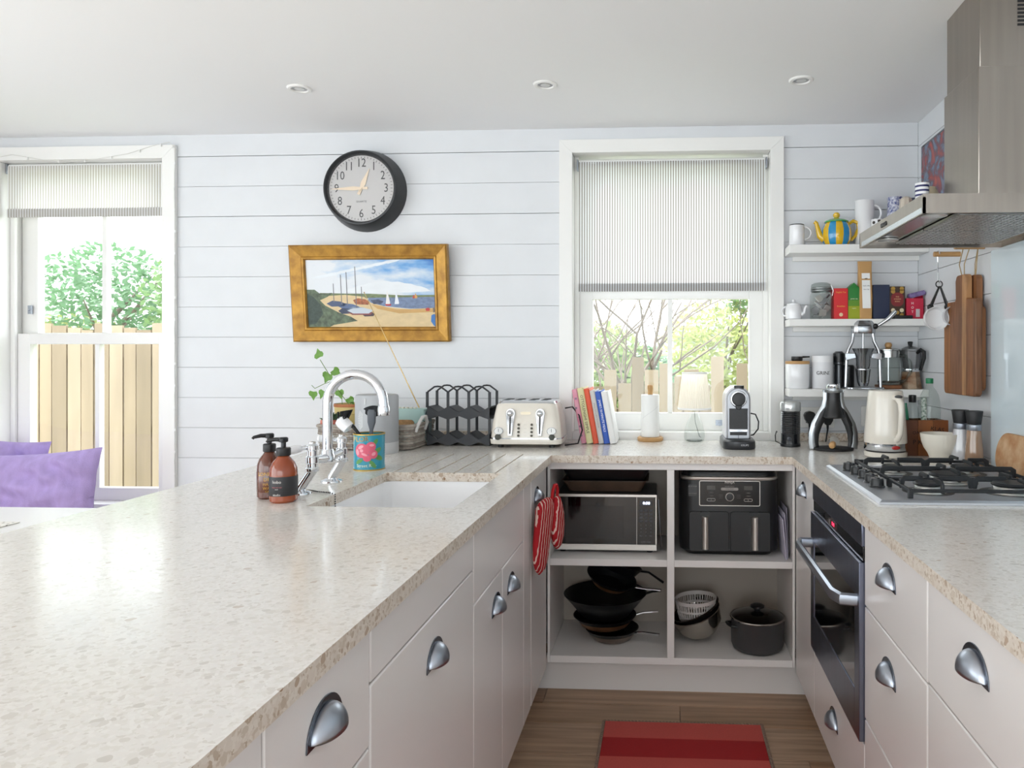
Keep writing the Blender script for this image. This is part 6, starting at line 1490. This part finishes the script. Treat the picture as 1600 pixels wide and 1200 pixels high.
for s_ in (-1, 1):
    MB().box(s_*.07-.016, s_*.07+.016, yf-.003, yf-.002, .25, .266).build('display', mat('fryer_display', '#4a4844', .2), t, smooth=False)
    for k in range(2): text(t, '\u2013 TEMP +' if k else '\u2013 TIME +', .005, fpd, (s_*.07, yf-.0028, .239-.012*k))
    fr(.032, .0105, .005, s_*.07, .212, .0009).build('zone_button', fp_, t, smooth=False); text(t, '1' if s_ < 0 else '2', .006, fp_, (s_*.07, yf-.0028, .212))
    for k in range(3): text(t, '\u2014\u2014 \u2022' if s_ < 0 else '\u2022 \u2014\u2014', .0055, fpd, (s_*.034, yf-.0028, .231-.006*k))
MB().at((0, yf-.002, .2245), rx=PI/2).lathe([(.0155, 0), (.0165, .006), (.0145, .008), (.0135, .008)], 28, cap1=False).build('dial_ring', afs, t)
MB().at((0, yf-.002, .2245), rx=PI/2).lathe([(.0138, 0), (.0138, .008), (.012, .01), (0, .0105)], 28).build('dial', black, t)
for s_ in (-1, 1):
    dr = MB().prism(rr2(W_/2-.036, .152, .012, 4, s_*(W_/4-.016), .092), yf-.004, yf+.01, 'y').build('drawer', mat('fryer_drawer', '#131315', .4), t, bevel=.002)
    hx_ = s_*.093
    MB().rings([[(hx_+.0125*math.cos(a), yf-.022+.016*math.sin(a) if math.sin(a) < 0 else yf-.004, z) for a in [2*PI*i/16 for i in range(16)]] for z in (.03, .152)]).build('handle', afs, dr)
    MB().prism(rr2(.034, .02, .006, 4, hx_, .158), yf-.012, yf-.003, 'y').build('handle_recess', black, dr)
MB().box(-.14-.016, -.14+.016, yf-.0006, yf+.0, .225, .268).build('sticker', mat('sticker_black', '#232325', .3), t)
text(t, 'AIR FRY ROAST', .005, fpd, (-.14, yf-.0012, .262)); text(t, 'BAKE REHEAT', .005, fpd, (-.14, yf-.0012, .235))
for k, (dx_, ry_, c_) in enumerate(((.0, -5, '#c9c4d6'), (.006, -3.5, '#b9b2c4'), (.011, -2, '#8f8a98'))):
    t = thing('leaflet', ['front lilac leaflet', 'middle pale leaflet', 'rear grey leaflet'][k]+' leaning beside the air fryer', 'leaflet', (.447+dx_, 2.765+.012*k, ZS+.0005), ry=rad(ry_), group='leaflets beside the air fryer')
    MB().box(-.0015, .0015, 0, .15, 0, .15+.02*k).build('paper', mat('leaflet_'+c_.strip('#'), c_, .7), t)

# pans
copper = mat('pan_copper', '#b0805a', .35, .6, noise=(12, .4, (1, 1, 1))); pbl = mat('pan_black', '#121213', .4); pst = mat('pan_steel', '#9a8a7e', .3, .8, noise=(12, .4, (1, 1, 1)))
def pan(label, loc, r0, r1, h, om, hd, hl, rx=0, ry=0, hm=None, hz=None, hdrop=0):
    t = thing('frying_pan', label, 'pan', loc, rx=rx, ry=ry, group='stacked frying pans')
    rm = r0+.008+(r1-r0-.008)*.62; zm = .004+(h-.004)*.62
    MB().lathe([(r0, 0), (r0+.008, .004), (rm, zm)], 36, cap1=False).build('base', om, t)
    MB().lathe([(rm, zm), (r1, h), (r1+.002, h+.001), (r1-.002, h+.002), (r0+.004, .006), (0, .006)], 36, cap0=False).build('pan', pbl, t)
    a = rad(hd); z_ = (hz or h*.8); d = Vector((math.cos(a), math.sin(a), 0))
    MB().tube([d*(r1-.006)+Vector((0, 0, z_)), d*(r1+.03)+Vector((0, 0, z_+.008)), d*(r1+hl)+Vector((0, 0, z_+.01-hdrop))], [.008, .007, .0085], 10, sy=.6).build('handle', hm or pbl, t)
pan('bottom frying pan with steel handle in the lower left bay', (-.215, 2.93, ZB), .07, .105, .042, pst, -22, .1, hm=chrome)
pan('brown bottomed frying pan second in the stack', (-.245, 2.95, ZB+.044), .085, .125, .042, copper, 10, .09, hm=chrome)
pan('large black wok on the frying pan stack', (-.243, 2.945, ZB+.089), .09, .165, .085, pbl, 15, .065)
pan('small black pan with copper base tilted on top of the wok', (-.225, 2.91, ZB+.215), .06, .1, .04, copper, -8, .1, rx=rad(10), ry=rad(17), hm=chrome, hdrop=-.02)
pan('black frying pan tilted at the back of the pile', (-.2, 3.01, ZB+.245), .07, .095, .036, pbl, 2, .1, rx=rad(-6), ry=rad(20), hdrop=.02)
# bowls and colander
t = thing('steel_bowl', 'shiny steel mixing bowl tilted in the lower right bay', 'bowl', (.15, 2.93, ZB+.02), ry=rad(-20), rx=rad(6))
MB().lathe([(.03, 0), (.06, .012), (.088, .045), (.098, .095), (.101, .097), (.098, .099), (.085, .05), (.05, .014), (0, .006)], 40).build('bowl', mat('bowl_steel', '#b5afa6', .12, 1), t)
t = thing('steel_bowl', 'dark rimmed steel bowl nested inside the shiny one', 'bowl', (.152, 2.935, ZB+.044), ry=rad(-24), rx=rad(4))
MB().lathe([(.03, 0), (.055, .012), (.084, .045), (.095, .085), (.1, .087), (.095, .09), (.082, .05), (.05, .014), (0, .006)], 40).build('bowl', mat('bowl_dark', '#514b47', .2, .9), t)
t = thing('colander', 'white plastic slotted colander sitting in the steel bowls', 'colander', (.122, 2.93, ZB+.075), ry=rad(-3))
m = MB(); n = 56; wcol = mat('colander_white', '#cfc8c4', .5)
for z0_, z1_, r0, r1 in ((.0, .006, .055, .066), (.022, .03, .07, .0725), (.048, .056, .076, .0775), (.078, .092, .081, .083)):
    m.lathe([(r0, z0_), (r1, z1_), (r1-.003, z1_), (r0-.003, z0_)], n, cap0=False, cap1=False)
m.lathe([(.055, 0), (.0, 0)], n, cap0=False)
m.build('bands', wcol, t)
for z0_, z1_, r0, r1 in ((.006, .022, .066, .07), (.03, .048, .0725, .076), (.056, .078, .0775, .081)):
    s_ = MB()
    for j in range(48):
        a = 2*PI*j/48; c_, d_ = math.cos(a), math.sin(a); e_ = .0022
        s_.add([(r0*c_-e_*d_, r0*d_+e_*c_, z0_), (r0*c_+e_*d_, r0*d_-e_*c_, z0_), (r1*c_+e_*d_, r1*d_-e_*c_, z1_), (r1*c_-e_*d_, r1*d_+e_*c_, z1_)], [(0, 1, 2, 3)])
    o = s_.build('slats', wcol, t, smooth=False); o['kind'] = 'stuff'; q = o.modifiers.new('s', 'SOLIDIFY'); q.thickness = .002
# stock pot
t = thing('stock_pot', 'dark grey stock pot with glass lid in the lower right bay', 'pot', (.352, 2.862, ZB))
pg = mat('pot_grey', '#3c3b3c', .45)
MB().lathe([(.085, 0), (.094, .006), (.1, .02), (.102, .118), (.103, .12), (.1, .12), (.098, .02), (0, .008)], 44).build('body', pg, t)
for s_ in (-1, 1):
    a = rad(200 if s_ < 0 else 50)
    MB().at((.1*math.cos(a), .1*math.sin(a), .098), rz=a).tube([(0, -.028, 0), (.018, -.024, .003), (.022, 0, .004), (.018, .024, .003), (0, .028, 0)], .006, 8).build('handle', pbl, t)
l_ = MB().lathe([(.1045, .118), (.106, .121), (.104, .124), (.1, .124)], 44, cap0=False, cap1=False).build('lid_rim', mat('lid_steel', '#a29c97', .2, 1), t)
MB().lathe([(.1, .123), (.085, .131), (.05, .139), (0, .142)], 40, cap0=False).build('lid_glass', glass('smoked_glass', '#8f8a86', 1.8), t)
MB().lathe([(.012, .141), (.014, .15), (.027, .156), (.027, .162), (.015, .168), (0, .169)], 24).build('lid_knob', black, t)

# ================================================================ oven glove on the corner handle
t = thing('oven_glove', 'red oven glove with wavy white stripes hanging from the corner cabinet handle', 'oven glove', (-.438, 2.36, .555), rz=rad(76))
gm = bpy.data.materials.new('glove_cloth'); gm.use_nodes = True; nt = gm.node_tree; b = nt.nodes['Principled BSDF']; L = nt.links
tc = nt.nodes.new('ShaderNodeTexCoord'); mp = nt.nodes.new('ShaderNodeMapping'); mp.inputs['Rotation'].default_value = (0, rad(-14), 0); L.new(tc.outputs['Object'], mp.inputs[0])
wv = nt.nodes.new('ShaderNodeTexWave'); wv.wave_type = 'BANDS'; wv.bands_direction = 'X'; wv.inputs['Scale'].default_value = 17; wv.inputs['Distortion'].default_value = 1.6; wv.inputs['Detail'].default_value = 1; wv.inputs['Detail Scale'].default_value = 3; L.new(mp.outputs[0], wv.inputs['Vector'])
rp = nt.nodes.new('ShaderNodeValToRGB'); rp.color_ramp.elements[0].position = .82; rp.color_ramp.elements[0].color = lin('#b3131f'); rp.color_ramp.elements[1].position = .9; rp.color_ramp.elements[1].color = lin('#e8c9bd'); L.new(wv.outputs['Fac'], rp.inputs[0]); L.new(rp.outputs[0], b.inputs['Base Color']); b.inputs['Roughness'].default_value = .85
def puff(nm, pts, th, y0_=0, mt=gm):
    cx = sum(p[0] for p in pts)/len(pts); cz = sum(p[1] for p in pts)/len(pts)
    def ring(k, y): return [(cx+(x-cx)*k, y+y0_, cz+(z-cz)*(1-(1-k)*.5)) for x, z in pts]
    return MB().rings([ring(.55, -th), ring(.85, -th*.8), ring(1, -th*.2), ring(1, th*.2), ring(.85, th*.8), ring(.55, th)]).build(nm, mt, t, ang=80)
puff('mitt', [(.02, .05), (.035, .02), (.06, .0), (.09, .005), (.112, .03), (.13, .08), (.15, .13), (.172, .18), (.178, .215), (.165, .238), (.12, .245), (.07, .24), (.045, .225), (.035, .17), (.022, .11)], .013, -.004)
puff('thumb', [(.165, .075), (.185, .055), (.21, .06), (.232, .09), (.24, .13), (.235, .175), (.215, .215), (.195, .24), (.175, .235), (.165, .19), (.15, .13)], .014, -.014)
MB().tube([(.15, -.012, .235), (.155, -.014, .265), (.165, -.016, .281), (.18, -.016, .281), (.19, -.016, .262), (.192, -.014, .235)], .0058, 8, sy=.5).build('hanging_loop', mat('loop_red', '#b8141c', .8), t)
MB().tube([(.035, -.016, .22), (.03, -.018, .205)], .006, 8).build('binding', mat('loop_red', '#b8141c'), t)
